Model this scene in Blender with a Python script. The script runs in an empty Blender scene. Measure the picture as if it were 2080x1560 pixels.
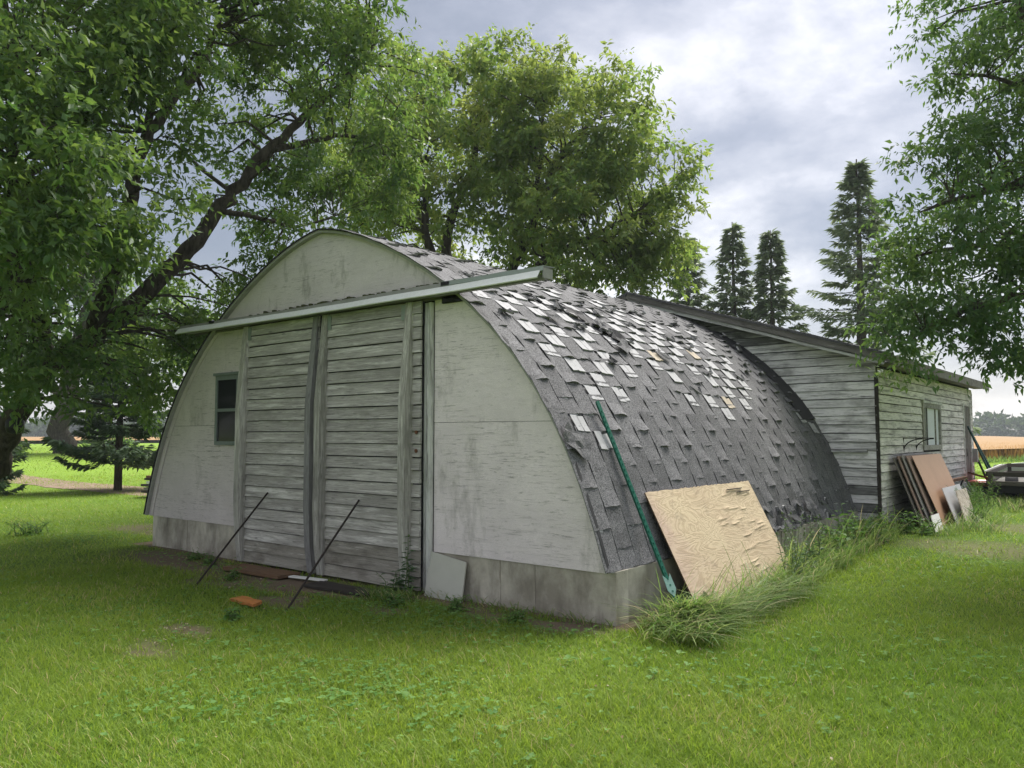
import bpy, math, random
import numpy as np
from mathutils import Matrix, Vector
random.seed(7); RNG = np.random.default_rng(11)
SC = bpy.context.scene
COL = SC.collection
RAD = math.radians

# ------------------------------------------------------------------ camera, sky, sun, exposure
cd = bpy.data.cameras.new('camera'); cam = bpy.data.objects.new('camera', cd); COL.objects.link(cam)
cam.location = (3.596, -5.829, 1.6); cam.rotation_euler = (RAD(90 + 3.67), 0, RAD(39))
cd.sensor_width = 36; cd.lens = 36 * 1620 / 2080; cd.clip_end = 3000; cd.clip_start = 0.05
SC.camera = cam
SUN_DIR = Vector((-0.05, 0.60, 0.80)).normalized()       # towards the bright gap in the clouds
vs = SC.view_settings; vs.view_transform = 'Standard'; vs.look = 'None'; vs.gamma = 1; vs.exposure = 2.32
vs.use_curve_mapping = False
cy = SC.cycles; cy.max_bounces = 6; cy.diffuse_bounces = 3; cy.glossy_bounces = 2; cy.transmission_bounces = 4; cy.caustics_reflective = False; cy.caustics_refractive = False

def nodes(tree):
    tree.nodes.clear()
    def N(kind, **kw):
        n = tree.nodes.new(kind)
        for k, v in kw.items():
            if k == 'inp':
                for a, b in v.items():
                    if isinstance(b, bpy.types.NodeSocket): tree.links.new(b, n.inputs[a])
                    else: n.inputs[a].default_value = b
            else: setattr(n, k, v)
        return n
    return N
def ramp(N, fac, stops, interp='LINEAR'):
    r = N('ShaderNodeValToRGB', inp={'Fac': fac}); cr = r.color_ramp; cr.interpolation = interp
    while len(cr.elements) < len(stops): cr.elements.new(0.5)
    for e, (p, c) in zip(cr.elements, stops):
        e.position = p; e.color = (*c, 1) if len(c) == 3 else c
    return r.outputs['Color']
def g(v): return (v, v, v)

W = bpy.data.worlds.new('World'); SC.world = W; W.use_nodes = True
N = nodes(W.node_tree)
tc = N('ShaderNodeTexCoord').outputs['Generated']
sep = N('ShaderNodeSeparateXYZ', inp={0: tc})
zc = N('ShaderNodeMath', operation='MAXIMUM', inp={0: sep.outputs['Z'], 1: 0.0}).outputs[0]
zd = N('ShaderNodeMath', operation='ADD', inp={0: zc, 1: 0.30}).outputs[0]
ux = N('ShaderNodeMath', operation='DIVIDE', inp={0: sep.outputs['X'], 1: zd}).outputs[0]
uy = N('ShaderNodeMath', operation='DIVIDE', inp={0: sep.outputs['Y'], 1: zd}).outputs[0]
uv = N('ShaderNodeCombineXYZ', inp={0: ux, 1: uy, 2: 23.3}).outputs[0]
n1 = N('ShaderNodeTexNoise', inp={'Vector': uv, 'Scale': 1.55, 'Detail': 10.0, 'Roughness': 0.6, 'Distortion': 0.12}).outputs['Fac']
n2 = N('ShaderNodeTexNoise', inp={'Vector': uv, 'Scale': 0.7, 'Detail': 3.0, 'Roughness': 0.5}).outputs['Fac']
nm = N('ShaderNodeMath', operation='MULTIPLY_ADD', inp={0: n2, 1: 0.75, 2: -0.37}).outputs[0]
nn = N('ShaderNodeMath', operation='ADD', inp={0: n1, 1: nm}).outputs[0]
cl = ramp(N, nn, [(0.36, (0.058, 0.063, 0.075)), (0.45, (0.080, 0.084, 0.097)), (0.52, (0.112, 0.114, 0.124)), (0.58, (0.156, 0.155, 0.161)), (0.66, (0.245, 0.240, 0.240))])
hz = N('ShaderNodeMapRange', inp={'Value': sep.outputs['Z'], 'From Min': 0.0, 'From Max': 0.22, 'To Min': 0.8, 'To Max': 0.0}).outputs[0]
cl2 = N('ShaderNodeMix', data_type='RGBA', inp={0: hz, 6: cl, 7: (0.150, 0.146, 0.150, 1)}).outputs[2]
dt = N('ShaderNodeVectorMath', operation='DOT_PRODUCT', inp={0: tc, 1: tuple(SUN_DIR)}).outputs['Value']
dtc = N('ShaderNodeMath', operation='MAXIMUM', inp={0: dt, 1: 0.0}).outputs[0]
p1 = N('ShaderNodeMath', operation='POWER', inp={0: dtc, 1: 9.0}).outputs[0]
glow = N('ShaderNodeMath', operation='MULTIPLY_ADD', inp={0: p1, 1: 0.9, 2: 1.0}).outputs[0]
cl3 = N('ShaderNodeVectorMath', operation='SCALE', inp={0: cl2, 'Scale': glow}).outputs[0]
cl4 = N('ShaderNodeVectorMath', operation='SCALE', inp={0: cl3, 'Scale': 10.0}).outputs[0]
sky = N('ShaderNodeTexSky', sky_type='NISHITA', sun_disc=False)
sky.sun_elevation = math.asin(SUN_DIR.z); sky.sun_rotation = math.atan2(SUN_DIR.x, SUN_DIR.y)
mx = N('ShaderNodeMix', data_type='RGBA', inp={0: 0.94, 6: sky.outputs[0], 7: cl4}).outputs[2]
bg = N('ShaderNodeBackground', inp={'Color': mx, 'Strength': 0.1})
N('ShaderNodeOutputWorld', inp={'Surface': bg.outputs[0]})

sl = bpy.data.lights.new('sun', 'SUN'); sl.energy = 1.5; sl.angle = RAD(34); sl.color = (1, 0.96, 0.88)
so = bpy.data.objects.new('sun', sl); COL.objects.link(so)
so.rotation_euler = SUN_DIR.to_track_quat('Z', 'Y').to_euler()

# ------------------------------------------------------------------ helpers
def tag(o, label=None, cat=None, group=None, kind=None):
    if label: o['label'] = label
    if cat: o['category'] = cat
    if group: o['group'] = group
    if kind: o['kind'] = kind
    return o
def empty(name, loc=(0, 0, 0), parent=None, rz=0):
    o = bpy.data.objects.new(name, None); COL.objects.link(o); o.location = loc; o.rotation_euler = (0, 0, rz)
    o.empty_display_size = 0.1; o.parent = parent
    return o
def link(name, me, parent=None, mw=None):
    o = bpy.data.objects.new(name, me); COL.objects.link(o)
    if parent is not None: o.parent = parent
    if mw is not None: o.matrix_local = mw
    return o
def setmats(me, mats):
    for m in (mats if isinstance(mats, (list, tuple)) else [mats]): me.materials.append(m)
def mesh(name, verts, faces, mats, parent=None, mw=None, smooth=False, mi=None):
    me = bpy.data.meshes.new(name); me.from_pydata([tuple(map(float, v)) for v in verts], [], faces); setmats(me, mats)
    if mi is not None: me.polygons.foreach_set('material_index', mi)
    if smooth: me.polygons.foreach_set('use_smooth', [True] * len(me.polygons))
    me.update(); return link(name, me, parent, mw)
def bigmesh(name, V, F, mats, parent=None, attrs=None, smooth=False):
    """V (n,3) array, F (m,k) array of one face size"""
    me = bpy.data.meshes.new(name); n, (m, k) = len(V), F.shape
    me.vertices.add(n); me.vertices.foreach_set('co', V.astype(np.float32).ravel())
    me.loops.add(m * k); me.loops.foreach_set('vertex_index', F.astype(np.int32).ravel())
    me.polygons.add(m); me.polygons.foreach_set('loop_start', np.arange(0, m * k, k, dtype=np.int32))
    if smooth: me.polygons.foreach_set('use_smooth', np.ones(m, dtype=bool))
    for a, arr in (attrs or {}).items():
        at = me.attributes.new(a, 'FLOAT', 'POINT'); at.data.foreach_set('value', arr.astype(np.float32))
    setmats(me, mats); me.update(calc_edges=True); return link(name, me, parent)
class MB:
    def __init__(s): s.v = []; s.f = []
    def add(s, v, f):
        b = len(s.v); s.v += [tuple(p) for p in v]; s.f += [tuple(i + b for i in q) for q in f]; return s
    def box(s, x0, x1, y0, y1, z0, z1, m=None):
        v = [(x, y, z) for z in (z0, z1) for y in (y0, y1) for x in (x0, x1)]
        if m is not None: v = [m @ Vector(p) for p in v]
        return s.add(v, [(0, 2, 3, 1), (4, 5, 7, 6), (0, 1, 5, 4), (2, 6, 7, 3), (0, 4, 6, 2), (1, 3, 7, 5)])
    def tube(s, pts, rad, n=8, cap=True):
        pts = [Vector(p) for p in pts]; rad = rad if hasattr(rad, '__len__') else [rad] * len(pts)
        vs_, fs = [], []; up = None
        for i, p in enumerate(pts):
            d = (pts[min(i + 1, len(pts) - 1)] - pts[max(i - 1, 0)]).normalized()
            if up is None: up = d.orthogonal().normalized()
            up = (up - d * up.dot(d)).normalized(); w = d.cross(up)
            for k in range(n):
                a = 2 * math.pi * k / n; vs_.append(p + (up * math.cos(a) + w * math.sin(a)) * rad[i])
        for i in range(len(pts) - 1):
            for k in range(n):
                fs.append((i * n + k, i * n + (k + 1) % n, (i + 1) * n + (k + 1) % n, (i + 1) * n + k))
        if cap: fs += [tuple(range(n))[::-1], tuple((len(pts) - 1) * n + k for k in range(n))]
        return s.add(vs_, fs)
    def build(s, name, mats, parent=None, mw=None, smooth=False): return mesh(name, s.v, s.f, mats, parent, mw, smooth)
def frame(o, x, y):
    """matrix with origin o, local x axis x, local y roughly y"""
    x = Vector(x).normalized(); z = x.cross(Vector(y)).normalized(); y = z.cross(x)
    m = Matrix((x, y, z)).transposed().to_4x4(); m.translation = Vector(o); return m
def bar(p, q, w, h, up=(0, 0, 1)):
    """matrix+length for a box along p->q"""
    p, q = Vector(p), Vector(q); d = (q - p); u = Vector(up); u = (u - d.normalized() * u.dot(d.normalized())).normalized()
    y = u.cross(d.normalized()); m = Matrix((d.normalized(), y, u)).transposed().to_4x4(); m.translation = p
    return m, d.length
def vnoise(x, y, seed=0):
    xi, yi = np.floor(x).astype(np.int64), np.floor(y).astype(np.int64); fx, fy = x - xi, y - yi
    fx, fy = fx * fx * (3 - 2 * fx), fy * fy * (3 - 2 * fy)
    def h(a, b):
        n = (a * 374761393 + b * 668265263 + seed * 144269) & 0x7fffffff
        n = ((n ^ (n >> 13)) * 1274126177) & 0x7fffffff
        return ((n ^ (n >> 16)) & 0xffff) / 65535.0
    return (h(xi, yi) * (1 - fx) + h(xi + 1, yi) * fx) * (1 - fy) + (h(xi, yi + 1) * (1 - fx) + h(xi + 1, yi + 1) * fx) * fy
def fbm(x, y, seed=0, o=4):
    x, y = np.asarray(x, float), np.asarray(y, float); t, a, s = 0, 1.0, 0
    for i in range(o): t = t + a * vnoise(x * 2 ** i, y * 2 ** i, seed + i); s += a; a *= 0.5
    return t / s
def sst(a, b, x): t = np.clip((np.asarray(x, float) - a) / (b - a), 0, 1); return t * t * (3 - 2 * t)
def terr(x, y):
    x, y = np.asarray(x, float), np.asarray(y, float)
    z = 0.28 * sst(1.5, 11, y) * sst(-6, -0.5, x) + 0.6 * sst(22, 46, -x)
    return z + 0.03 * (fbm(x * 0.5, y * 0.5, 5) - 0.5) * sst(0.4, 2, np.abs(x + 0) + np.maximum(0, -y)) 
def tz(x, y): return float(terr(x, y))

# ------------------------------------------------------------------ materials
def material(name):
    m = bpy.data.materials.new(name); m.use_nodes = True; N = nodes(m.node_tree); return m, N
def finish(N, col, rough=0.8, bump=None, bs=0.3, bd=0.01, spec=0.3, metal=0.0, normal=None):
    b = N('ShaderNodeBsdfPrincipled', inp={'Base Color': col, 'Roughness': rough, 'Metallic': metal, 'Specular IOR Level': spec})
    if bump is not None:
        bn = N('ShaderNodeBump', inp={'Height': bump, 'Strength': bs, 'Distance': bd}); b.inputs['Normal'].id_data.links.new(bn.outputs[0], b.inputs['Normal'])
    N('ShaderNodeOutputMaterial', inp={'Surface': b.outputs[0]}); return b
def objvec(N, scale, rnd=True):
    t = N('ShaderNodeTexCoord').outputs['Object']
    if rnd:
        r = N('ShaderNodeObjectInfo').outputs['Random']
        o = N('ShaderNodeVectorMath', operation='SCALE', inp={0: (37.0, 53.0, 71.0), 'Scale': r}).outputs[0]
        t = N('ShaderNodeVectorMath', operation='ADD', inp={0: t, 1: o}).outputs[0]
    return N('ShaderNodeMapping', inp={'Vector': t, 'Scale': scale}).outputs[0], t
def noise(N, v, s, d=4.0, r=0.55, dist=0.0): return N('ShaderNodeTexNoise', inp={'Vector': v, 'Scale': s, 'Detail': d, 'Roughness': r, 'Distortion': dist}).outputs['Fac']
def mix(N, f, a, b, blend='MIX'):
    a = (*a, 1) if isinstance(a, tuple) and len(a) == 3 else a; b = (*b, 1) if isinstance(b, tuple) and len(b) == 3 else b
    return N('ShaderNodeMix', data_type='RGBA', blend_type=blend, inp={0: f, 6: a, 7: b}).outputs[2]
def math_(N, op, a, b=0.0, c=0.0): return N('ShaderNodeMath', operation=op, inp={0: a, 1: b, 2: c}).outputs[0]

def wood_mat(name, wood, paint, cover, dark=(0.03, 0.03, 0.028), tint=0.25, stain=0.35, stainc=(0.045, 0.045, 0.04)):
    """weathered board, grain along local X; cover = share of old paint left"""
    m, N = material(name)
    gv, t = objvec(N, (1.2, 26, 26)); bv, _ = objvec(N, (0.55, 9, 9)); sv, _ = objvec(N, (1.6, 3.2, 3.2))
    warp = noise(N, bv, 1.6, 3.0)
    gw = N('ShaderNodeVectorMath', operation='MULTIPLY_ADD', inp={0: N('ShaderNodeCombineXYZ', inp={0: 0.0, 1: warp, 2: warp}).outputs[0], 1: (0, 7, 7), 2: gv}).outputs[0]
    gr = noise(N, gw, 1.5, 6.0, 0.65)
    fine = noise(N, objvec(N, (5, 120, 120))[0], 1.0, 3.0)
    w = mix(N, ramp(N, gr, [(0.36, g(0.0)), (0.62, g(1.0))]), tuple(c * 0.7 for c in wood), wood)
    pm = math_(N, 'ADD', math_(N, 'MULTIPLY', noise(N, bv, 2.2, 5.0, 0.65), 0.62), math_(N, 'MULTIPLY', gr, 0.38))
    pmask = ramp(N, pm, [(0.62 - 0.28 * cover, g(0.0)), (0.72 - 0.28 * cover, g(1.0))])
    c = mix(N, pmask, w, paint)
    c = mix(N, math_(N, 'MULTIPLY', ramp(N, noise(N, sv, 1.3, 5.0, 0.6), [(0.50, g(0.0)), (0.68, g(1.0))]), stain), c, stainc)
    ck = ramp(N, fine, [(0.36, g(1.0)), (0.42, g(0.0))])
    c = mix(N, math_(N, 'MULTIPLY', ck, 0.35), c, dark)
    vor = N('ShaderNodeTexVoronoi', inp={'Vector': objvec(N, (2.2, 7, 7))[0], 'Scale': 1.0}).outputs['Distance']
    c = mix(N, math_(N, 'MULTIPLY', ramp(N, vor, [(0.05, g(1.0)), (0.11, g(0.0))]), 0.6), c, tuple(x * 0.35 for x in wood))
    rnd = N('ShaderNodeObjectInfo').outputs['Random']
    hv = N('ShaderNodeHueSaturation', inp={'Color': c, 'Value': math_(N, 'MULTIPLY_ADD', rnd, tint * 2, 1 - tint)}).outputs[0]
    h = math_(N, 'ADD', math_(N, 'MULTIPLY', gr, 0.7), math_(N, 'MULTIPLY', fine, 0.5))
    finish(N, hv, 0.85, h, 0.7, 0.004, 0.2); return m
def plywood_paint(name, base, crack=0.55, dirt=0.5):
    """old grey-white paint on plywood (panel in local XZ): checks, wavy grain, mildew"""
    m, N = material(name)
    v, t = objvec(N, (1, 1, 1), rnd=True)
    wv, _ = objvec(N, (1.4, 1, 5)); w = noise(N, wv, 2.2, 3.0, 0.5, 1.2)
    bands = N('ShaderNodeTexWave', wave_type='BANDS', bands_direction='Z', inp={'Vector': N('ShaderNodeVectorMath', operation='MULTIPLY_ADD', inp={0: N('ShaderNodeCombineXYZ', inp={2: w}).outputs[0], 1: (0, 0, 0.55), 2: t}).outputs[0], 'Scale': 16.0, 'Distortion': 3.0, 'Detail': 3.0, 'Detail Scale': 1.0}).outputs['Fac']
    c1 = noise(N, objvec(N, (3.2, 1, 70))[0], 1.0, 5.0, 0.72, 1.6)
    zone = noise(N, t, 1.3, 4.0, 0.6)
    crk = math_(N, 'MULTIPLY', ramp(N, c1, [(0.385, g(1.0)), (0.425, g(0.0))]), ramp(N, zone, [(0.40, g(0.1)), (0.60, g(1.0))]))
    c = mix(N, math_(N, 'MULTIPLY', bands, 0.28), base, tuple(x * 0.55 for x in base))
    c = mix(N, ramp(N, noise(N, t, 2.1, 6.0, 0.62), [(0.38, g(0.0)), (0.75, g(0.45))]), c, tuple(x * 0.62 for x in base))
    fl = ramp(N, noise(N, objvec(N, (8, 1, 30))[0], 1.0, 6.0, 0.7), [(0.60, g(0.0)), (0.68, g(1.0))])
    c = mix(N, math_(N, 'MULTIPLY', fl, 0.4), c, (0.26, 0.25, 0.235))
    c = mix(N, math_(N, 'MULTIPLY', crk, crack), c, (0.05, 0.05, 0.045))
    mild = math_(N, 'MULTIPLY', ramp(N, noise(N, objvec(N, (3, 1, 1.2))[0], 1.0, 7.0, 0.7), [(0.56, g(0.0)), (0.74, g(1.0))]), dirt)
    c = mix(N, mild, c, (0.10, 0.10, 0.075))
    h = math_(N, 'SUBTRACT', math_(N, 'MULTIPLY', bands, 0.35), math_(N, 'MULTIPLY', crk, 1.2))
    finish(N, c, 0.75, h, 0.5, 0.004, 0.3); return m
def simple(name, col, rough=0.6, metal=0.0, var=0.25, s=6.0, spec=0.35, bump=0.15):
    m, N = material(name); v, t = objvec(N, (1, 1, 1)); n = noise(N, t, s, 6.0, 0.65)
    c = mix(N, n, tuple(x * (1 - var) for x in col), tuple(min(1, x * (1 + var)) for x in col))
    finish(N, c, rough, n, bump, 0.01, spec, metal); return m
def shingle_mat(name, base, rndv=0.18):
    m, N = material(name); v, t = objvec(N, (1, 1, 1))
    sp = noise(N, t, 75.0, 3.0, 0.75); bl = noise(N, t, 9.0, 5.0, 0.6)
    c = mix(N, ramp(N, sp, [(0.35, g(0.0)), (0.65, g(1.0))]), tuple(x * 0.3 for x in base), tuple(x * 1.75 for x in base))
    c = mix(N, ramp(N, bl, [(0.45, g(0.0)), (0.8, g(0.6))]), c, tuple(x * 0.45 for x in base))
    hv = N('ShaderNodeHueSaturation', inp={'Color': c, 'Value': math_(N, 'MULTIPLY_ADD', N('ShaderNodeObjectInfo').outputs['Random'], rndv * 2, 1 - rndv)}).outputs[0]
    finish(N, hv, 0.9, sp, 0.5, 0.004, 0.25); return m
def concrete_mat(name):
    m, N = material(name); v, t = objvec(N, (1, 1, 1), rnd=True)
    a = noise(N, t, 1.7, 7.0, 0.62); st = noise(N, objvec(N, (2.6, 2.6, 0.9))[0], 1.0, 7.0, 0.68)
    c = mix(N, ramp(N, a, [(0.36, g(0.0)), (0.62, g(1.0))]), (0.29, 0.265, 0.22), (0.60, 0.565, 0.49))
    c = mix(N, ramp(N, st, [(0.47, g(0.0)), (0.68, g(0.75))]), c, (0.13, 0.115, 0.095))
    pit = ramp(N, noise(N, t, 38.0, 4.0, 0.7), [(0.28, g(1.0)), (0.36, g(0.0))])
    c = mix(N, math_(N, 'MULTIPLY', pit, 0.45), c, (0.07, 0.065, 0.055))
    finish(N, c, 0.9, math_(N, 'SUBTRACT', noise(N, t, 22.0, 6.0, 0.7), pit), 0.35, 0.01, 0.2); return m
def leaf_mat(name, c0, c1, tr0, tr1, tfac=0.42, gloss=0.32, straw=None):
    m, N = material(name); a = N('ShaderNodeAttribute', attribute_name='rnd').outputs['Fac']
    d = mix(N, a, c0, c1); t = mix(N, a, tr0, tr1)
    if straw:                                     # a few dead blades
        k = math_(N, 'GREATER_THAN', a, 0.95); d = mix(N, k, d, straw); t = mix(N, k, t, straw)
    b = N('ShaderNodeBsdfPrincipled', inp={'Base Color': d, 'Roughness': 0.5, 'Specular IOR Level': gloss})
    tb = N('ShaderNodeBsdfTranslucent', inp={'Color': t})
    ms = N('ShaderNodeMixShader', inp={0: tfac, 1: b.outputs[0], 2: tb.outputs[0]})
    N('ShaderNodeOutputMaterial', inp={'Surface': ms.outputs[0]}); return m
def bark_mat(name, a, b):
    m, N = material(name); t = N('ShaderNodeTexCoord').outputs['Object']
    n = noise(N, N('ShaderNodeMapping', inp={'Vector': t, 'Scale': (14, 14, 4)}).outputs[0], 1.0, 6.0, 0.7)
    finish(N, mix(N, ramp(N, n, [(0.35, g(0.0)), (0.65, g(1.0))]), a, b), 0.95, n, 1.0, 0.03, 0.1); return m

M = {}
M['door'] = wood_mat('weathered_door_wood', (0.45, 0.43, 0.41), (0.62, 0.605, 0.585), 0.4, tint=0.12, stain=0.4, stainc=(0.19, 0.185, 0.165))
M['door_low'] = wood_mat('damp_door_wood', (0.33, 0.31, 0.275), (0.5, 0.485, 0.45), 0.25, tint=0.15, stain=0.75, stainc=(0.12, 0.105, 0.085))
M['stile'] = wood_mat('weathered_stile_wood', (0.40, 0.385, 0.36), (0.56, 0.55, 0.52), 0.4, tint=0.12, stain=0.4)
M['stile_dark'] = wood_mat('dark_stile_wood', (0.25, 0.245, 0.25), (0.36, 0.355, 0.36), 0.2, tint=0.05, stain=0.3)
M['trim'] = wood_mat('painted_trim_wood', (0.38, 0.375, 0.36), (0.66, 0.665, 0.65), 0.8, tint=0.08)
M['shed'] = wood_mat('silvered_shed_siding', (0.44, 0.43, 0.43), (0.82, 0.80, 0.81), 0.75, tint=0.16, stain=0.6, stainc=(0.13, 0.125, 0.125))
M['shed_side'] = wood_mat('flaking_shed_siding', (0.42, 0.40, 0.38), (0.80, 0.77, 0.74), 0.78, tint=0.12, stain=0.45, stainc=(0.16, 0.155, 0.14))
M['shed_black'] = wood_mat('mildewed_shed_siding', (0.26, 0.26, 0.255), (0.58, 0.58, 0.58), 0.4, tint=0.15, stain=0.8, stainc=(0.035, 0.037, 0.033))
M['fascia'] = wood_mat('mossy_fascia_wood', (0.20, 0.19, 0.175), (0.36, 0.35, 0.33), 0.25, tint=0.1, stain=0.6, stainc=(0.06, 0.058, 0.05))
M['grey_board'] = wood_mat('grey_board_wood', (0.2, 0.19, 0.175), (0.3, 0.29, 0.27), 0.2)
M['dark_board'] = wood_mat('dark_board_wood', (0.06, 0.052, 0.045), (0.11, 0.1, 0.09), 0.2)
M['rail_board'] = wood_mat('trailer_rail_wood', (0.13, 0.115, 0.10), (0.2, 0.185, 0.17), 0.2)
M['brown_board'] = wood_mat('brown_board_wood', (0.16, 0.095, 0.055), (0.2, 0.14, 0.09), 0.2)
M['ply_wall'] = plywood_paint('painted_plywood', (0.85, 0.775, 0.80))
M['ply_gable'] = plywood_paint('painted_gable_plywood', (0.74, 0.68, 0.705), 0.4, 0.75)
M['ply_left'] = plywood_paint('aged_plywood', (0.71, 0.645, 0.655), 0.55, 0.4)
M['concrete'] = concrete_mat('old_concrete')
M['shingle'] = shingle_mat('asphalt_shingle', (0.135, 0.134, 0.142))
M['shingle_edge'] = simple('shingle_cut_edge', (0.34, 0.34, 0.34), 0.9, var=0.5, s=60)
M['shingle_torn'] = shingle_mat('torn_asphalt', (0.11, 0.11, 0.115))
M['exposed'] = simple('unweathered_felt', (0.40, 0.40, 0.415), 0.9, var=0.3, s=28)
M['exposed_tan'] = simple('tan_felt', (0.42, 0.36, 0.28), 0.85, var=0.2, s=40)
M['felt'] = simple('black_felt', (0.032, 0.032, 0.036), 0.85, var=0.3, s=8)
M['deck'] = simple('roof_deck_wood', (0.34, 0.34, 0.32), 0.95, var=0.4, s=12)
M['galv'] = simple('galvanised_steel', (0.78, 0.79, 0.80), 0.45, 0.15, 0.16, 30)
M['hood'] = simple('grey_hood_metal', (0.27, 0.27, 0.26), 0.6, 0.2, 0.35, 9)
M['hood_green'] = simple('green_grey_hood_metal', (0.26, 0.30, 0.28), 0.5, 0.3, 0.15, 9)
M['moss'] = simple('moss', (0.06, 0.065, 0.025), 0.95, var=0.6, s=30)
M['black'] = simple('black_void', (0.012, 0.012, 0.014), 0.9)
M['frame_green'] = simple('grey_green_paint', (0.17, 0.20, 0.195), 0.7, var=0.3, s=20)
M['curtain'] = simple('curtain_cloth', (0.74, 0.77, 0.82), 0.9, var=0.08)
M['rod'] = simple('rusty_black_rod', (0.035, 0.027, 0.023), 0.7, 0.3, 0.4, 30)
M['tpost'] = simple('green_post_paint', (0.012, 0.13, 0.085), 0.42, var=0.18, s=12)
M['tpost_dark'] = simple('dark_green_post_paint', (0.01, 0.06, 0.042), 0.45, var=0.2)
M['anchor'] = simple('pale_green_plate', (0.25, 0.42, 0.36), 0.45, 0.2, 0.2)
M['orange'] = wood_mat('fresh_split_wood', (0.50, 0.20, 0.055), (0.56, 0.28, 0.10), 0.3, tint=0.05, stain=0.15)
M['white'] = simple('white_plank', (0.68, 0.68, 0.65), 0.7, var=0.12)
M['panel_small'] = simple('beige_painted_board', (0.47, 0.47, 0.42), 0.7, var=0.12, s=5)
M['masonite'] = simple('brown_hardboard', (0.50, 0.30, 0.19), 0.5, var=0.2, s=2.2)
M['sheet_edge'] = simple('dark_sheet', (0.22, 0.15, 0.115), 0.8, var=0.4)
M['osb'] = wood_mat('flaking_board', (0.40, 0.34, 0.27), (0.55, 0.5, 0.43), 0.6, tint=0.03, stain=0.5)
M['grey_sheet'] = simple('grey_sheet', (0.45, 0.45, 0.46), 0.55, var=0.2, s=4)
M['red'] = simple('red_plastic', (0.62, 0.07, 0.03), 0.35, var=0.15)
M['blue'] = simple('dark_blue_plastic', (0.02, 0.05, 0.11), 0.4, var=0.3)
M['alu'] = simple('aluminium', (0.6, 0.61, 0.62), 0.4, 0.6, 0.15)
M['iron'] = simple('black_iron', (0.018, 0.018, 0.02), 0.5, 0.5, 0.2)
M['rust'] = simple('rusty_steel', (0.16, 0.075, 0.045), 0.8, 0.2, 0.4)
M['rubber'] = simple('tyre_rubber', (0.02, 0.02, 0.022), 0.8, var=0.3)
M['cap'] = simple('white_fibreglass', (0.62, 0.63, 0.64), 0.4, var=0.08)
M['meter'] = simple('grey_box_paint', (0.33, 0.34, 0.34), 0.5)
M['bark'] = bark_mat('maple_bark', (0.035, 0.03, 0.026), (0.11, 0.095, 0.08))
M['bark_far'] = bark_mat('spruce_bark', (0.05, 0.04, 0.033), (0.13, 0.11, 0.095))
M['leafA'] = leaf_mat('maple_leaf', (0.05, 0.115, 0.035), (0.125, 0.21, 0.055), (0.13, 0.28, 0.045), (0.38, 0.50, 0.10), 0.4, 0.5)
M['leafB'] = leaf_mat('box_elder_leaf', (0.085, 0.15, 0.045), (0.19, 0.24, 0.08), (0.28, 0.46, 0.08), (0.58, 0.62, 0.14))
M['leafD'] = leaf_mat('ash_leaf', (0.045, 0.105, 0.04), (0.10, 0.175, 0.06), (0.12, 0.24, 0.05), (0.26, 0.38, 0.08))
M['needle'] = leaf_mat('spruce_needles', (0.10, 0.145, 0.09), (0.22, 0.27, 0.17), (0.18, 0.25, 0.13), (0.32, 0.38, 0.2), 0.35, 0.15)
M['needle_blue'] = leaf_mat('young_spruce_needles', (0.045, 0.085, 0.05), (0.11, 0.16, 0.085), (0.08, 0.14, 0.05), (0.14, 0.2, 0.08), 0.25, 0.15)
M['grass'] = leaf_mat('lawn_blade', (0.115, 0.21, 0.020), (0.29, 0.36, 0.06), (0.21, 0.39, 0.025), (0.48, 0.55, 0.08), 0.4, 0.2, (0.50, 0.42, 0.20))
M['tallgrass'] = leaf_mat('tall_grass_blade', (0.09, 0.18, 0.04), (0.28, 0.36, 0.12), (0.16, 0.32, 0.05), (0.43, 0.50, 0.15), 0.42, 0.25, (0.52, 0.45, 0.26))
M['clover'] = leaf_mat('clover_leaf', (0.09, 0.20, 0.05), (0.19, 0.33, 0.10), (0.17, 0.34, 0.06), (0.34, 0.5, 0.12), 0.4, 0.08)
M['weed'] = leaf_mat('weed_leaf', (0.055, 0.14, 0.035), (0.13, 0.25, 0.06), (0.12, 0.28, 0.04), (0.25, 0.4, 0.08), 0.4, 0.3)
M['thistle'] = leaf_mat('thistle_leaf', (0.06, 0.12, 0.06), (0.12, 0.19, 0.1), (0.1, 0.2, 0.06), (0.2, 0.3, 0.1), 0.3, 0.25)
M['stem'] = simple('weed_stem', (0.10, 0.15, 0.05), 0.7)
M['wheat'] = leaf_mat('ripe_wheat', (0.42, 0.22, 0.06), (0.62, 0.36, 0.11), (0.5, 0.28, 0.07), (0.65, 0.4, 0.12), 0.3, 0.1)
M['far_leaf'] = leaf_mat('far_wood_leaf', (0.03, 0.06, 0.025), (0.06, 0.10, 0.04), (0.06, 0.11, 0.03), (0.1, 0.16, 0.04), 0.25, 0.1)
# glass
m, N = material('dark_window_glass'); finish(N, (0.012, 0.014, 0.016, 1), 0.12, spec=0.12); M['glass'] = m
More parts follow.
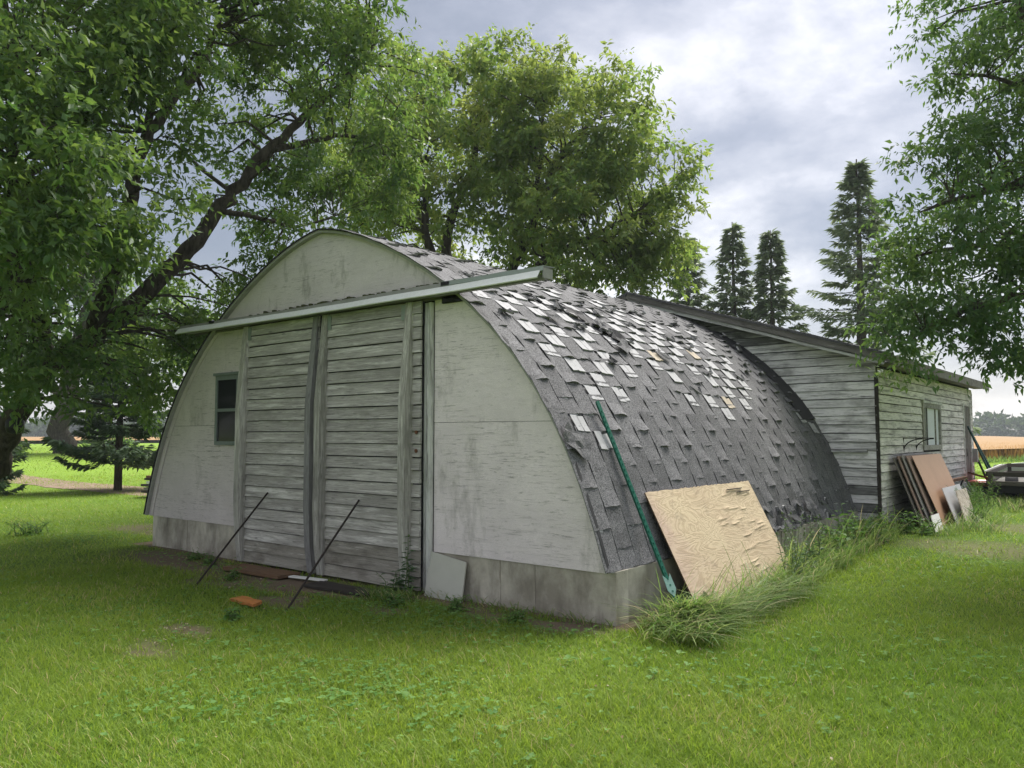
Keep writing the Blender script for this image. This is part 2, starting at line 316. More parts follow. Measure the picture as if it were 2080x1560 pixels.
# pale delaminating plywood of the leaning sheet (panel in local XY)
m, N = material('bare_plywood'); v, t = objvec(N, (1, 1, 1), rnd=False)
wn = noise(N, N('ShaderNodeMapping', inp={'Vector': t, 'Scale': (1.2, 4.2, 1)}).outputs[0], 1.3, 4.0, 0.5, 0.9)
bd = math_(N, 'FRACT', math_(N, 'MULTIPLY', wn, 13.0)); ln = ramp(N, bd, [(0.0, g(0.9)), (0.35, g(0.2)), (0.6, g(0.0)), (1.0, g(0.9))])
c = mix(N, ramp(N, noise(N, t, 1.1, 4.0), [(0.35, g(0.0)), (0.65, g(1.0))]), (0.57, 0.455, 0.31), (0.66, 0.55, 0.37))
sx = N('ShaderNodeSeparateXYZ', inp={0: t})
c = mix(N, ramp(N, math_(N, 'ADD', math_(N, 'MULTIPLY', sx.outputs[0], -0.5), noise(N, t, 1.8, 4.0)), [(0.25, g(0.0)), (0.6, g(0.8))]), c, (0.52, 0.38, 0.32))
c = mix(N, math_(N, 'MULTIPLY', ln, 0.55), c, (0.33, 0.235, 0.15))
c = mix(N, ramp(N, noise(N, t, 3.4, 7.0, 0.7), [(0.55, g(0.0)), (0.75, g(0.75))]), c, (0.24, 0.19, 0.14))
finish(N, c, 0.8, math_(N, 'ADD', ln, noise(N, t, 14.0, 5.0)), 0.4, 0.004, 0.2); M['bare_ply'] = m
# lawn soil sheet
m, N = material('lawn_soil'); pos = N('ShaderNodeNewGeometry').outputs['Position']
dirt = N('ShaderNodeAttribute', attribute_name='dirt').outputs['Fac']
a = noise(N, pos, 0.35, 5.0, 0.6); b_ = noise(N, pos, 9.0, 6.0, 0.7); f_ = noise(N, pos, 60.0, 4.0, 0.7)
c = mix(N, ramp(N, a, [(0.35, g(0.0)), (0.65, g(1.0))]), (0.075, 0.15, 0.018), (0.14, 0.21, 0.03))
c = mix(N, ramp(N, b_, [(0.35, g(0.0)), (0.75, g(0.6))]), c, (0.05, 0.085, 0.014))
so_ = mix(N, f_, (0.07, 0.05, 0.035), (0.26, 0.20, 0.15))
so_ = mix(N, ramp(N, noise(N, pos, 95.0, 2.0), [(0.66, g(0.0)), (0.72, g(0.6))]), so_, (0.45, 0.40, 0.34))
can = N('ShaderNodeAttribute', attribute_name='canopy').outputs['Fac']          # beyond the modelled blades the sheet itself is the turf
c = mix(N, can, c, mix(N, b_, (0.15, 0.27, 0.03), (0.24, 0.34, 0.055)))
c = mix(N, dirt, c, so_)
finish(N, c, 0.95, math_(N, 'ADD', b_, f_), 0.6, 0.03, 0.1); M['lawn'] = m
m, N = material('field_soil'); pos = N('ShaderNodeNewGeometry').outputs['Position']
finish(N, mix(N, noise(N, pos, 0.8, 6.0, 0.7), (0.24, 0.135, 0.055), (0.42, 0.27, 0.12)), 0.95); M['field'] = m
m, N = material('tilled_soil'); pos = N('ShaderNodeNewGeometry').outputs['Position']
finish(N, mix(N, noise(N, pos, 3.0, 6.0, 0.7), (0.12, 0.08, 0.055), (0.36, 0.27, 0.20)), 0.95, noise(N, pos, 5.0, 6.0), 1.0, 0.1); M['soil'] = m

# ------------------------------------------------------------------ ground
def axis(lo, hi, step, far, grow=1.22):
    a = list(np.arange(lo, hi + 1e-6, step)); s = step
    while a[-1] < far: s *= grow; a.append(a[-1] + s)
    s = step
    while a[0] > -far: s *= grow; a.insert(0, a[0] - s)
    return np.array(a)
gx, gy = axis(-10, 6, 0.11, 900), axis(-5, 13, 0.11, 900)
GX, GY = np.meshgrid(gx, gy); gv = np.stack([GX.ravel(), GY.ravel(), terr(GX, GY).ravel()], 1)
DIRT = [(-6.2, -0.5, 1.5, 0.5, 0.75), (-4.6, -0.8, 0.9, 0.4, 0.6), (-3.5, -0.55, 1.3, 0.4, 0.8), (-2.75, -2.35, 0.34, 0.2, 0.7), (-2.35, -2.75, 0.4, 0.2, 0.5),
        (-3.0, -1.15, 0.45, 0.2, 0.7), (-1.3, -0.28, 1.3, 0.18, 0.7), (-0.3, -0.3, 0.45, 0.2, 0.8), (-1.9, -0.75, 0.35, 0.2, 0.6), (1.9, 6.2, 1.3, 0.7, 0.4), (2.4, 8.2, 1.5, 0.6, 0.4), (-9.5, 1.0, 1.6, 0.6, 0.55), (-8.6, 3.0, 1.5, 0.8, 0.35)]
def dirtmask(x, y):
    d = np.zeros_like(np.asarray(x, float)); wx, wy = x + 0.5 * (fbm(x * 3, y * 3, 21) - 0.5), y + 0.5 * (fbm(x * 3, y * 3, 31) - 0.5)
    for (cx, cy, rx, ry, s) in DIRT:
        q = np.hypot((wx - cx) / rx, (wy - cy) / ry); d = np.maximum(d, s * (1 - sst(0.55, 1.15, q)))
    d = np.where((x > -8.3) & (x < 0.15) & (y > -0.12) & (y < 15), 1.0, d)
    return np.clip(d * (0.75 + 0.9 * fbm(x * 5, y * 5, 41)), 0, 1)
nx, ny = len(gx), len(gy)
I = (np.arange(ny - 1)[:, None] * nx + np.arange(nx - 1)[None, :]).ravel()
ground = bigmesh('lawn_ground', gv, np.stack([I, I + 1, I + nx + 1, I + nx], 1), M['lawn'], attrs={'dirt': dirtmask(gv[:, 0], gv[:, 1]), 'canopy': sst(14, 40, np.hypot(gv[:, 0] - 3.6, gv[:, 1] + 5.8))}, smooth=True)
tag(ground, kind='structure')

def blades(P, H, Wd, lean, bend, seg=2, az=None, rng=RNG):
    """grass blades as bent tapering strips -> V, F(tri), idx-of-blade"""
    n = len(P); az = rng.uniform(0, 2 * np.pi, n) if az is None else az
    d = np.stack([np.cos(az), np.sin(az), np.zeros(n)], 1); face = az + np.pi / 2 + rng.normal(0, 0.5, n); s = np.stack([np.cos(face), np.sin(face), np.zeros(n)], 1)
    rows = []
    for k in range(seg + 1):
        t = k / seg; out = lean * t + bend * t * t; up = t * (1 - 0.45 * np.clip(bend, 0, 1.6) * t)
        c = P + d * (H * out)[:, None] + np.array([0, 0, 1.0]) * (H * up)[:, None]
        if k == seg: rows.append(c[:, None])
        else:
            w = (Wd * (1 - 0.45 * t))[:, None] * s * 0.5; rows.append(np.stack([c - w, c + w], 1))
    V = np.concatenate(rows, 1); m = V.shape[1]; base = np.arange(n)[:, None] * m; F = []
    for k in range(seg - 1):
        a = 2 * k; F += [base + np.array([[a, a + 1, a + 3]]), base + np.array([[a, a + 3, a + 2]])]
    a = 2 * (seg - 1); F.append(base + np.array([[a, a + 1, a + 2]]))
    return V.reshape(-1, 3), np.concatenate(F, 0), np.repeat(np.arange(n), m)
CAMXY = np.array([3.596, -5.829]); HEAD = RAD(39)
def scatter(n, d0, d1, half, power, rng=RNG):
    """points in a fan of lawn before the barn; denser towards d0"""
    u = rng.random(n); e = 2 - power
    r = (d0 ** e + u * (d1 ** e - d0 ** e)) ** (1 / e) if abs(e) > 1e-6 else d0 * (d1 / d0) ** u
    th = HEAD + rng.uniform(-half, half, n)
    return CAMXY[0] - np.sin(th) * r, CAMXY[1] + np.cos(th) * r, r
def lawn_ok(x, y):
    inside = (x > -7.95) & (x < 0.03) & (y > -0.02) & (y < 15) | (x > -8) & (x < 0.32) & (y > 6.9) & (y < 15)
    ply = (x > -0.3) & (x < 0.34) & (y > 0.85) & (y < 3.25)
    slab = (x > -5.1) & (x < -3.9) & (y > -0.62) & (y < -0.18) | (x > -4.0) & (x < -2.4) & (y > -0.66) & (y < -0.2)
    return ~(inside | ply | slab)
VV, FF, AA, off = [], [], [], 0
for (n, d0, d1, pw, hs, seg) in ((330000, 2.6, 11, 1.55, 1.0, 2), (210000, 9.5, 34, 1.6, 1.35, 1), (70000, 30, 75, 1.5, 2.0, 1)):
    x, y, r = scatter(n, d0, d1, RAD(50), pw); ok = lawn_ok(x, y) & (RNG.random(n) > dirtmask(x, y) * 1.05); x, y, r = x[ok], y[ok], r[ok]; k = len(x)
    patch = fbm(x * 0.45, y * 0.45, 77); clump = fbm(x * 4, y * 4, 78); dry = sst(0.5, 0.8, fbm(x * 1.3, y * 1.3, 79))
    H = (0.032 + 0.05 * RNG.random(k) ** 1.5) * (0.45 + 1.15 * clump) * (1 + 0.25 * (hs - 1)); Wd = (0.0035 + 0.003 * RNG.random(k)) * (0.6 + 0.075 * r) * hs
    V, F, b = blades(np.stack([x, y, terr(x, y) - 0.004], 1), H, Wd, RNG.uniform(0.1, 0.8, k), RNG.uniform(0, 0.8, k), seg)
    rnd = np.clip(0.12 + 0.55 * (patch - 0.25) + 0.42 * RNG.random(k) ** 2 + 0.35 * dry * RNG.random(k), 0, .9); rnd[RNG.random(k) < .03 + .08 * dry] = 1.0
    VV.append(V); FF.append(F + off); AA.append(rnd[b]); off += len(V)
tag(bigmesh('lawn_grass', np.concatenate(VV), np.concatenate(FF), M['grass'], attrs={'rnd': np.concatenate(AA)}), 'short mown green grass of the lawn round the barn', 'grass', kind='stuff')

# ------------------------------------------------------------------ arch profile of the barn
PP = np.array([(3.97, .446), (3.72, 1.147), (3.30, 1.93), (2.93, 2.40), (2.36, 2.93), (1.98, 3.19), (1.46, 3.505), (0.9, 3.767), (0.4, 3.93), (0.0, 4.01)])
_s = np.r_[0, np.cumsum(np.hypot(*np.diff(PP, axis=0).T))]; ARC = float(_s[-1])
_px, _pz = np.polyfit(_s, PP[:, 0], 5), np.polyfit(_s, PP[:, 1], 5)
XC = -4.0; BL = 6.98
def prof(s): return float(np.polyval(_px, s)), float(np.polyval(_pz, s))
def pnorm(s):
    a, b = prof(max(s - 0.02, 0)), prof(min(s + 0.02, ARC)); t = Vector((b[0] - a[0], 0, b[1] - a[1])).normalized(); return t, Vector((t.z * 1.0, 0, -t.x))
SS = np.linspace(0, ARC, 60); PX = np.array([prof(s)[0] for s in SS]); PZ = np.array([prof(s)[1] for s in SS])
PX[-1] = 0.0
def halfw(z): return float(np.interp(z, PZ, PX))     # half width of the arch at height z

barn = tag(empty('barn', (0, 0, 0)), 'low grey gothic-arched barn with curved shingle roof, sliding board doors and concrete foundation', 'barn')
def panel(name, poly, y, th, mat, parent):
    """flat panel in XZ from polygon, front face at y, thickness th to the back"""
    c = np.mean(poly, axis=0); n = len(poly)
    v = [(p[0] - c[0], 0, p[1] - c[1]) for p in poly] + [(p[0] - c[0], th, p[1] - c[1]) for p in poly]
    f = [tuple(range(n)), tuple(range(2 * n - 1, n - 1, -1))] + [(i, i + n, (i + 1) % n + n, (i + 1) % n) for i in range(n)]
    return mesh(name, v, f, mat, parent, Matrix.Translation((c[0], y, c[1])))
def arcpts(z0, z1, side, inset=0.02, k=14): return [(XC + side * (halfw(z) - inset), z) for z in np.linspace(z0, z1, k)]
# dark wall core behind the panels
core = arcpts(0.44, 3.97, 1, 0.06, 30) + arcpts(0.44, 3.97, -1, 0.06, 30)[::-1]
panel('wall_core', core, 0.012, 0.08, M['black'], barn)
# plywood panels
ZS = 1.728; ZT = 3.02
panel('plywood_panel', [(-2.13, 0.43)] + arcpts(0.43, ZS - 0.002, 1) + [(-2.13, ZS - 0.002)], -0.012, 0.022, M['ply_wall'], barn)
panel('plywood_panel', [(-2.13, ZS + 0.002)] + arcpts(ZS + 0.002, ZT, 1) + [(-2.13, ZT)], -0.014, 0.022, M['ply_wall'], barn)
panel('plywood_panel', ([(-5.36, 0.43)] + arcpts(0.43, ZS - 0.002, -1) + [(-5.36, ZS - 0.002)])[::-1], -0.012, 0.022, M['ply_left'], barn)
panel('plywood_panel', ([(-5.36, ZS + 0.002)] + arcpts(ZS + 0.002, ZT, -1) + [(-5.36, ZT)])[::-1], -0.014, 0.022, M['ply_left'], barn)
panel('plywood_panel', arcpts(ZT + 0.004, 3.975, 1, 0.02, 18) + arcpts(ZT + 0.004, 3.975, -1, 0.02, 18)[::-1], -0.013, 0.022, M['ply_gable'], barn)
# left edge batten (covers the panel edge)
for (z0, z1) in ((0.44, 1.56), (1.575, 2.95)):
    pts = arcpts(z0, z1, -1, 0.0, 10) + arcpts(z0, z1, -1, 0.13, 10)[::-1]
    panel('edge_batten', pts, -0.026, 0.011, M['ply_left'], barn)
# foundation
fnd = MB()
def fwall(x0, x1, y0, y1):
    mb = MB(); cx, cy = (x0 + x1) / 2, (y0 + y1) / 2
    o = mb.box(x0 - cx, x1 - cx, y0 - cy, y1 - cy, -0.3, 0.448).build('foundation_wall', M['concrete'], barn, Matrix.Translation((cx, cy, 0))); return o
fwall(-2.12, 0.0, 0.0, 0.2); fwall(-7.86, -5.36, 0.0, 0.2); fwall(-0.2, -0.003, 0.2, BL); fwall(-7.86, -7.66, 0.2, BL)
for x in (-1.27, -0.86, -6.9): MB().box(-0.008, 0.008, -0.006, 0.01, -0.2, 0.435).build('form_seam', M['concrete'], barn, Matrix.Translation((x, 0, 0)))
for y in (1.35, 3.8, 5.6): MB().box(-0.01, 0.006, -0.008, 0.008, -0.2, 0.44).build('form_seam', M['concrete'], barn, Matrix.Translation((0, y, 0)))

# roof shell
roof_t = 0.03
S2 = np.linspace(0, ARC, 40)
ring_o, ring_i = [], []
for s in S2:
    t, n = pnorm(s); x, z = prof(s)
    if s >= ARC - 1e-6: x = 0; n = Vector((0, 0, 1))
    ring_o.append((x, z)); ring_i.append((max(x - n.x * roof_t, 0), z - n.z * roof_t))
ro = [(XC + x, z) for x, z in ring_o] + [(XC - x, z) for x, z in ring_o[-2::-1]]
ri = [(XC + x, z) for x, z in ring_i] + [(XC - x, z) for x, z in ring_i[-2::-1]]
n = len(ro); Y0, Y1 = -0.075, BL
v = [(x, Y0, z) for x, z in ro] + [(x, Y0, z) for x, z in ri] + [(x, Y1, z) for x, z in ro] + [(x, Y1, z) for x, z in ri]
f = []
for i in range(n - 1):
    f += [(i, i + 1, n + i + 1, n + i), (2 * n + i, 3 * n + i, 3 * n + i + 1, 2 * n + i + 1), (i, 2 * n + i, 2 * n + i + 1, i + 1), (n + i, n + i + 1, 3 * n + i + 1, 3 * n + i)]
f += [(0, n, 3 * n, 2 * n), (n - 1, 3 * n - 1, 4 * n - 1, 2 * n - 1)]
roof = mesh('roof', v, f, [M['deck'], M['shingle_torn']], barn, mi=[1 if i % 4 == 2 and i < 4 * (n - 1) else 0 for i in range(len(f))])
# drip edge along the front rake
mb = MB(); k = len(S2)
for side in (1, -1):
    o = [(XC + side * x, z) for x, z in ring_o]
    for i in range(0, k - 1):
        (x0, z0), (x1, z1) = o[i], o[i + 1]; dx, dz = x1 - x0, z1 - z0; L = math.hypot(dx, dz); nx_, nz_ = -dz / L * -side, dx / L * -side
        mb.add([(x0, -0.09, z0), (x1, -0.09, z1), (x1 + nx_ * 0.016, -0.09, z1 + nz_ * 0.016), (x0 + nx_ * 0.016, -0.09, z0 + nz_ * 0.016),
                (x0, -0.05, z0), (x1, -0.05, z1), (x1 + nx_ * 0.016, -0.05, z1 + nz_ * 0.016), (x0 + nx_ * 0.016, -0.05, z0 + nz_ * 0.016)],
               [(0, 1, 2, 3), (4, 7, 6, 5), (0, 4, 5, 1), (3, 2, 6, 7)])
mb.build('rake_edge', M['felt'], roof)

# ------------------------------------------------------------------ T-lock shingles
RW, CW = 0.183, 0.2665
def tile_mesh(seed, rough):
    rg = np.random.default_rng(seed); nu, nv = 6, 4; Ls = RW * 2 + 0.05; w = CW - 0.013
    lift = rg.uniform(0.006, 0.023) * (1.0 if rough == 0 else 1.7 if rough == 1 else 3.4); peak = rg.uniform(0.45, 0.95)
    jag = (0.004, 0.012, 0.05)[rough]; V = []
    chop = 0.0 if rough < 2 else rg.uniform(0.0, 0.12)
    for j in range(nv + 1):
        t = (j / nv) ** 1.5; 
        for i in range(nu + 1):
            u = i / nu; y = t * Ls
            if j == 0: y += rg.uniform(-jag, jag) + chop * abs(math.sin(u * 5 + seed))
            cur = lift * math.exp(-((u - peak) / 0.42) ** 2) * max(0, 1 - t * 3.0) ** 1.6 + 0.12 * lift * max(0, 1 - t * 3)
            x = (u - 0.5) * w + (rg.uniform(-jag, jag) * 0.4 if i in (0, nu) else 0)
            z = 0.004 + 0.006 * (1 - t) + cur + rg.uniform(0, 0.0025) * (1 + rough)
            V.append((x, y, z))
    F = [(j * (nu + 1) + i, j * (nu + 1) + i + 1, (j + 1) * (nu + 1) + i + 1, (j + 1) * (nu + 1) + i) for j in range(nv) for i in range(nu)]
    mi = [0] * len(F); b = len(V)
    for i in range(nu + 1): x, y, z = V[i]; V.append((x, y + 0.012, max(0.004, z - 0.022)))            # curled-under pale edge
    F += [(i, b + i, b + i + 1, i + 1) for i in range(nu)]; mi += [1 if (0 < i < nu - 1 and lift > .018) else 0 for i in range(nu)]
    if lift > .010 and rough < 2:                                            # pale unweathered felt bared below the curled edge
        q = len(V); a_, b2 = -w * rg.uniform(.25, .42), w * rg.uniform(.15, .38); ym = V[nu // 2][1]
        V += [(a_, ym + .03, .0115), (b2, ym + .03, .0115), (b2 + .012, ym - rg.uniform(.002, .012), .0105), ((a_ + b2) / 2, ym - rg.uniform(.012, .02), .0105), (a_ - .006, ym - rg.uniform(0, .008), .0105)]
        F.append((q, q + 4, q + 3, q + 2, q + 1)); mi.append(2)
    c = len(V)
    for j in range(nv + 1):
        x, y, z = V[j * (nu + 1)]; V.append((x, y, z - 0.005))
        x, y, z = V[j * (nu + 1) + nu]; V.append((x, y, z - 0.005))
    for j in range(nv):
        F += [(j * (nu + 1), (j + 1) * (nu + 1), c + 2 * j + 2, c + 2 * j), (j * (nu + 1) + nu, c + 2 * j + 1, c + 2 * j + 3, (j + 1) * (nu + 1) + nu)]; mi += [0, 0]
    me = bpy.data.meshes.new('shingle'); me.from_pydata(V, [], F); setmats(me, [M['shingle'] if rough < 2 else M['shingle_torn'], M['shingle_edge'], M['exposed']])
    me.polygons.foreach_set('material_index', mi); me.update(); return me
TILES = [[tile_mesh(100 * r + i, r) for i in range(10)] for r in range(3)]
def strip_mesh(seed):
    rg = np.random.default_rng(900 + seed); V, F = [], []; hl = RW * .9
    for sgn in (-1, 1):
        b = len(V); x0, x1 = (-.103 + rg.uniform(-.01, .01), -0.003) if sgn < 0 else (0.003, .103 + rg.uniform(-.01, .01)); y0 = -0.012 + rg.uniform(-.008, .008); y1 = hl + rg.uniform(-.02, .02)
        for (yy, zz) in ((y0, 0.026), (y0 + 0.06, 0.021), (y1, 0.017)):
            V += [(x0 + rg.uniform(-.006, .006), yy + rg.uniform(-.01, .01), zz), (x1, yy + rg.uniform(-.01, .01), zz)]
        F += [(b, b + 1, b + 3, b + 2), (b + 2, b + 3, b + 5, b + 4)]
        V += [(V[b][0], V[b][1] + .002, 0.008), (V[b + 1][0], V[b + 1][1] + .002, 0.008)]; F.append((b, b + 6, b + 7, b + 1))
    me = bpy.data.meshes.new('exposed_strip'); me.from_pydata(V, [], F); setmats(me, M['exposed']); me.update(); return me
STRIPS = [strip_mesh(i) for i in range(6)]; TAN = STRIPS[0].copy(); TAN.materials.clear(); TAN.materials.append(M['exposed_tan'])
def roof_mat(s, y, lift=0.0):
    t, n = pnorm(s); x, z = prof(s); p = Vector((XC + x, y, z)) + n * lift
    return Matrix((Vector((0, 1, 0)), t, n)).transposed().to_4x4(), p
def rmat(s, y, lift=0.0, spin=0.0):
    m, p = roof_mat(min(max(s, 0.0), ARC - 0.03), y, lift); m = m @ Matrix.Rotation(spin, 4, 'Z'); m.translation = p; return m
PATCH = [(3.24, .32), (3.04, .49), (3.24, .8), (2.69, .53), (3.80, 1.61), (3.01, .98), (3.24, 1.3), (3.65, 1.91), (3.19, 1.76), (2.45, .67), (2.66, 1.03), (2.98, 1.51), (2.27, .44), (2.12, .72), (2.37, 1.07), (2.81, 1.81), (3.17, 2.29), (3.76, 2.1),
         (1.72, 1.31), (2.6, 2.55), (2.78, 2.6), (2.39, 2.78), (2.62, 3.03), (2.69, 3.75), (2.38, 3.37), (2.9, 3.93), (2.94, 3.54), (2.61, 4.14), (2.24, 3.6), (2.76, 4.94), (2.41, 4.33), (2.22, 4.04), (2.68, 5.33), (2.43, 4.91), (2.21, 4.57), (2.06, 4.38), (2.05, 4.9), (1.88, 4.11), (1.88, 4.62), (1.72, 3.35), (1.69, 3.84), (1.71, 4.4), (1.51, 3.6), (1.7, 2.79),
         (2.0, .99), (1.83, .88), (1.64, .69), (1.63, 1.22), (1.99, 1.27), (2.6, 1.4), (2.75, 2.2), (3.4, 2.7), (3.5, 3.3), (3.3, 3.6), (3.1, 4.2), (3.3, 4.8), (3.6, 4.2), (2.9, 2.9), (3.05, 3.2), (3.4, 1.6), (2.95, 4.6), (3.0, 5.3), (1.40, .24), (1.22, .44), (1.51, 6.6), (1.32, 6.43)]
pset = set()
_r = random.Random(44)
PATCH += [(_r.uniform(2.2, 3.95), _r.triangular(.3, 6.0, 3.0)) for _ in range(42)] + [(_r.uniform(1.8, 2.3), _r.uniform(.6, 4.8)) for _ in range(6)]
for s, y in PATCH:
    r = int(round(s / RW - 0.25)); kk = int(round((y - (r % 2) * CW) / (2 * CW))); pset.add((r, kk))
nrow = int(ARC / RW); tiles = []
cv = np.array(cam.location)
for r in range(-1, nrow):
    for kk in range(-1, 15):
        y = kk * 2 * CW + (r % 2) * CW; s = r * RW
        if y < -0.02 or y > BL - 0.02: continue
        if s < -0.01 and (r % 2) == 0: continue
        s = max(s, 0.004); x, z = prof(s)
        dist = np.linalg.norm(np.array((XC + x, y, z)) - cv); t, nn_ = pnorm(s); vis = max(0.02, float(Vector(cv - np.array((XC + x, y, z))).normalized().dot(nn_)))
        tiles.append((vis / dist ** 2, r, kk, s, y))
tiles.sort(reverse=True)
rest_v, rest_f, rest_m = [], [], []
for q, (sc, r, kk, s, y) in enumerate(tiles):
    up = s > 1.65; rr = random.random()
    lvl = (1 if rr < .4 else 0) if s > 3.7 else (2 if rr < 0.22 else 1) if s > 2.2 else ((2 if rr < 0.12 else 1) if up else (1 if rr < 0.35 and s > 0.9 else 0))
    if s < 0.25 and 3.2 < y < 5.6: lvl = 2
    me = TILES[lvl][random.randrange(10)]
    m = rmat(s, y, 0.002, random.gauss(0, 0.006 + 0.016 * lvl))
    if (r, kk) in pset: m = rmat(s + RW * 1.0, y, 0.0, random.gauss(0, 0.03))          # torn away: only the upper part is left
    if q < 300: link('shingle', me, roof, m)
    else:
        b = len(rest_v); rest_v += [m @ vv.co for vv in me.vertices]
        for p in me.polygons: rest_f.append(tuple(b + i for i in p.vertices)); rest_m.append(p.material_index)
o = mesh('shingle_field', rest_v, rest_f, [M['shingle'], M['shingle_edge'], M['exposed']], roof, mi=rest_m); tag(o, kind='stuff')
for i, (r, kk) in enumerate(sorted(pset)):
    s, y = r * RW, kk * 2 * CW + (r % 2) * CW
    tan = i in (9, 30, 41)
    link('exposed_strip', TAN if tan else STRIPS[i % 6], roof, rmat(s, y, 0.004, random.gauss(0, 0.015)))
# ripped, curled shingle rags lying on the upper slope
def rag(s, y, size, seed, mat):
    rg = np.random.default_rng(seed); V, F = [], []; nu = 5
    for j in range(4):
        for i in range(nu):
            V.append(((i / (nu - 1) - .5) * size + rg.uniform(-.02, .02), (j / 3 - .5) * size * .6 + rg.uniform(-.02, .02), 0.02 + rg.uniform(0, .03) + 0.025 * abs(math.sin(i * 1.7 + seed))))
    F = [(j * nu + i, j * nu + i + 1, (j + 1) * nu + i + 1, (j + 1) * nu + i) for j in range(3) for i in range(nu - 1)]
    mesh('torn_rag', V, F, mat, roof, rmat(s, y, 0.01, rg.uniform(-1, 1)))
for i, (s, y, z_) in enumerate([(2.72, 2.35, .36), (2.5, 2.2, .3), (2.46, 3.1, .22), (3.1, 1.9, .3), (2.95, 2.2, .26), (3.3, 2.6, .25), (2.2, 1.6, .16), (2.9, 1.2, .2), (1.15, .02, .34), (0.14, 3.8, .25), (0.12, 4.3, .3), (0.2, 4.9, .25)]):
    rag(s, y, z_, 50 + i, M['felt'] if i % 3 == 0 else M['shingle_torn'])
# black flashing sheet where the shed wall meets the curved roof
fv, ff = [], []; ss = np.linspace(1.5, 3.7, 14)
for s in ss:
    a, p = roof_mat(s, 0, 0.034); e0 = 6.42 + 0.05 * math.sin(s * 3)
    fv += [(p.x, e0, p.z), (p.x, 6.7, p.z + 0.006), (p.x, 6.955, p.z + 0.02)]
for i in range(13):
    for j in range(2): ff.append((i * 3 + j, i * 3 + j + 1, i * 3 + j + 4, i * 3 + j + 3))
mesh('flashing_sheet', fv, ff, M['felt'], roof)

# ------------------------------------------------------------------ planks
def plank(name, L, H, T, mat, parent, m, seg=5, wob=0.0016, sl0=0.0, sl1=0.0, top=0.62, seed=None):
    """board along local X, height Z, face towards -Y; sl0/sl1 = slanted ends"""
    rg = random.Random(seed if seed is not None else random.random()); V, F = [], []
    for i in range(seg + 1):
        u = i / seg; w0, w1, w2 = rg.uniform(-wob, wob), rg.uniform(-wob, wob), rg.uniform(-wob, wob)
        for (y, z) in ((0, 0.0), (-T + w2, w0), (-T * top + w2, H - 0.003 + w1), (-T * top * 0.6, H + w1), (0, H)):
            xa = sl0 * z / H; xb = L + sl1 * z / H; V.append((xa + (xb - xa) * u, y, z))
    for i in range(seg):
        for j in range(5):
            a, b = i * 5 + j, i * 5 + (j + 1) % 5; F.append((a, b, b + 5, a + 5))
    F += [(4, 3, 2, 1, 0), tuple(seg * 5 + j for j in range(5))]
    return mesh(name, V, F, mat, parent, m)
VERT = lambda x, y, z: Matrix(((0, 0, -1, x), (0, 1, 0, y), (1, 0, 0, z), (0, 0, 0, 1)))   # local X up

# sliding doors
def stile(parent, x0, x1, mat, depth=0.125, yb=-0.075, seed=0):
    rg = random.Random(seed); pr = [(0.03, 0.055), (0.35, 0.10), (0.75, depth), (1.3, depth), (1.95, depth), (2.25, depth * 0.8), (2.98, 0.03)]
    V, F = [], []
    for z, d in pr:
        e = rg.uniform(-.003, .003); 
        # local X = up, local Z = -world x
        V += [(z, 0, -(0)), (z, -d + e, 0), (z, -d + e * .5, -(x1 - x0)), (z, 0, -(x1 - x0))]
    for i in range(len(pr) - 1):
        for j in range(4): a, b = i * 4 + j, i * 4 + (j + 1) % 4; F.append((a, a + 4, b + 4, b))
    F += [(0, 1, 2, 3), tuple(len(V) - 4 + j for j in (3, 2, 1, 0))]
    return mesh('stile', V, F, mat, parent, VERT(x0, yb, 0))
ZB0, ZB1 = 0.035, 2.99
def sliding_door(x0, x1, stiles, seed):
    d = empty('sliding_door', (0, 0, 0), barn); h = (ZB1 - ZB0) / 22
    MB().box(x0 + 0.01, x1 - 0.01, -0.073, -0.04, ZB0, ZB1).build('door_core', M['black'], d)
    for i in range(22):
        low = i < 2 or (i == 2 and seed > 5)
        z = ZB0 + i * h; tilt = random.gauss(0, 0.0012)
        m = Matrix.Translation((x0 + random.uniform(-.004, .004), -0.075, z)) @ Matrix.Rotation(tilt, 4, 'Y')
        plank('board', x1 - x0, h - random.uniform(0.005, 0.012), 0.03, M['door_low'] if low else M['door'], d, m, seg=6, wob=0.0022, top=0.45)
    for j, (a, b, mt) in enumerate(stiles): stile(d, a, b, mt, seed=seed + j)
    return d
d1 = sliding_door(-5.46, -3.93, [(-5.46, -5.36, M['stile']), (-4.03, -3.935, M['stile_dark'])], 3)
d2 = sliding_door(-3.86, -2.25, [(-3.86, -3.76, M['stile']), (-2.47, -2.37, M['stile'])], 9)
for dd, x in ((d1, -5.33), (d2, -3.73), (d2, -2.5)): MB().box(-.035, .035, -.006, 0, 0, .16).build('hanger_plate', M['hood_green'], dd, Matrix.Translation((x, -0.1, 2.8)))
for (z, x) in ((1.63, -2.3), (1.44, -2.3)): MB().tube([(x, -0.1, z), (x, -0.108, z)], 0.02, 10).build('bolt', M['rust'], d2)
# jamb trim
plank('jamb_trim', 2.93, 0.07, 0.05, M['trim'], barn, VERT(-2.14, -0.014, 0.03), wob=0.003)
plank('jamb_trim', 2.93, 0.045, 0.035, M['trim'], barn, VERT(-2.215, -0.016, 0.03), wob=0.003)
# dark gap below the track
panel('dark_gap', [(-2.0, 2.93), (-1.62, 2.93), (-1.72, 3.0), (-2.0, 3.0)], -0.05, 0.03, M['black'], barn)

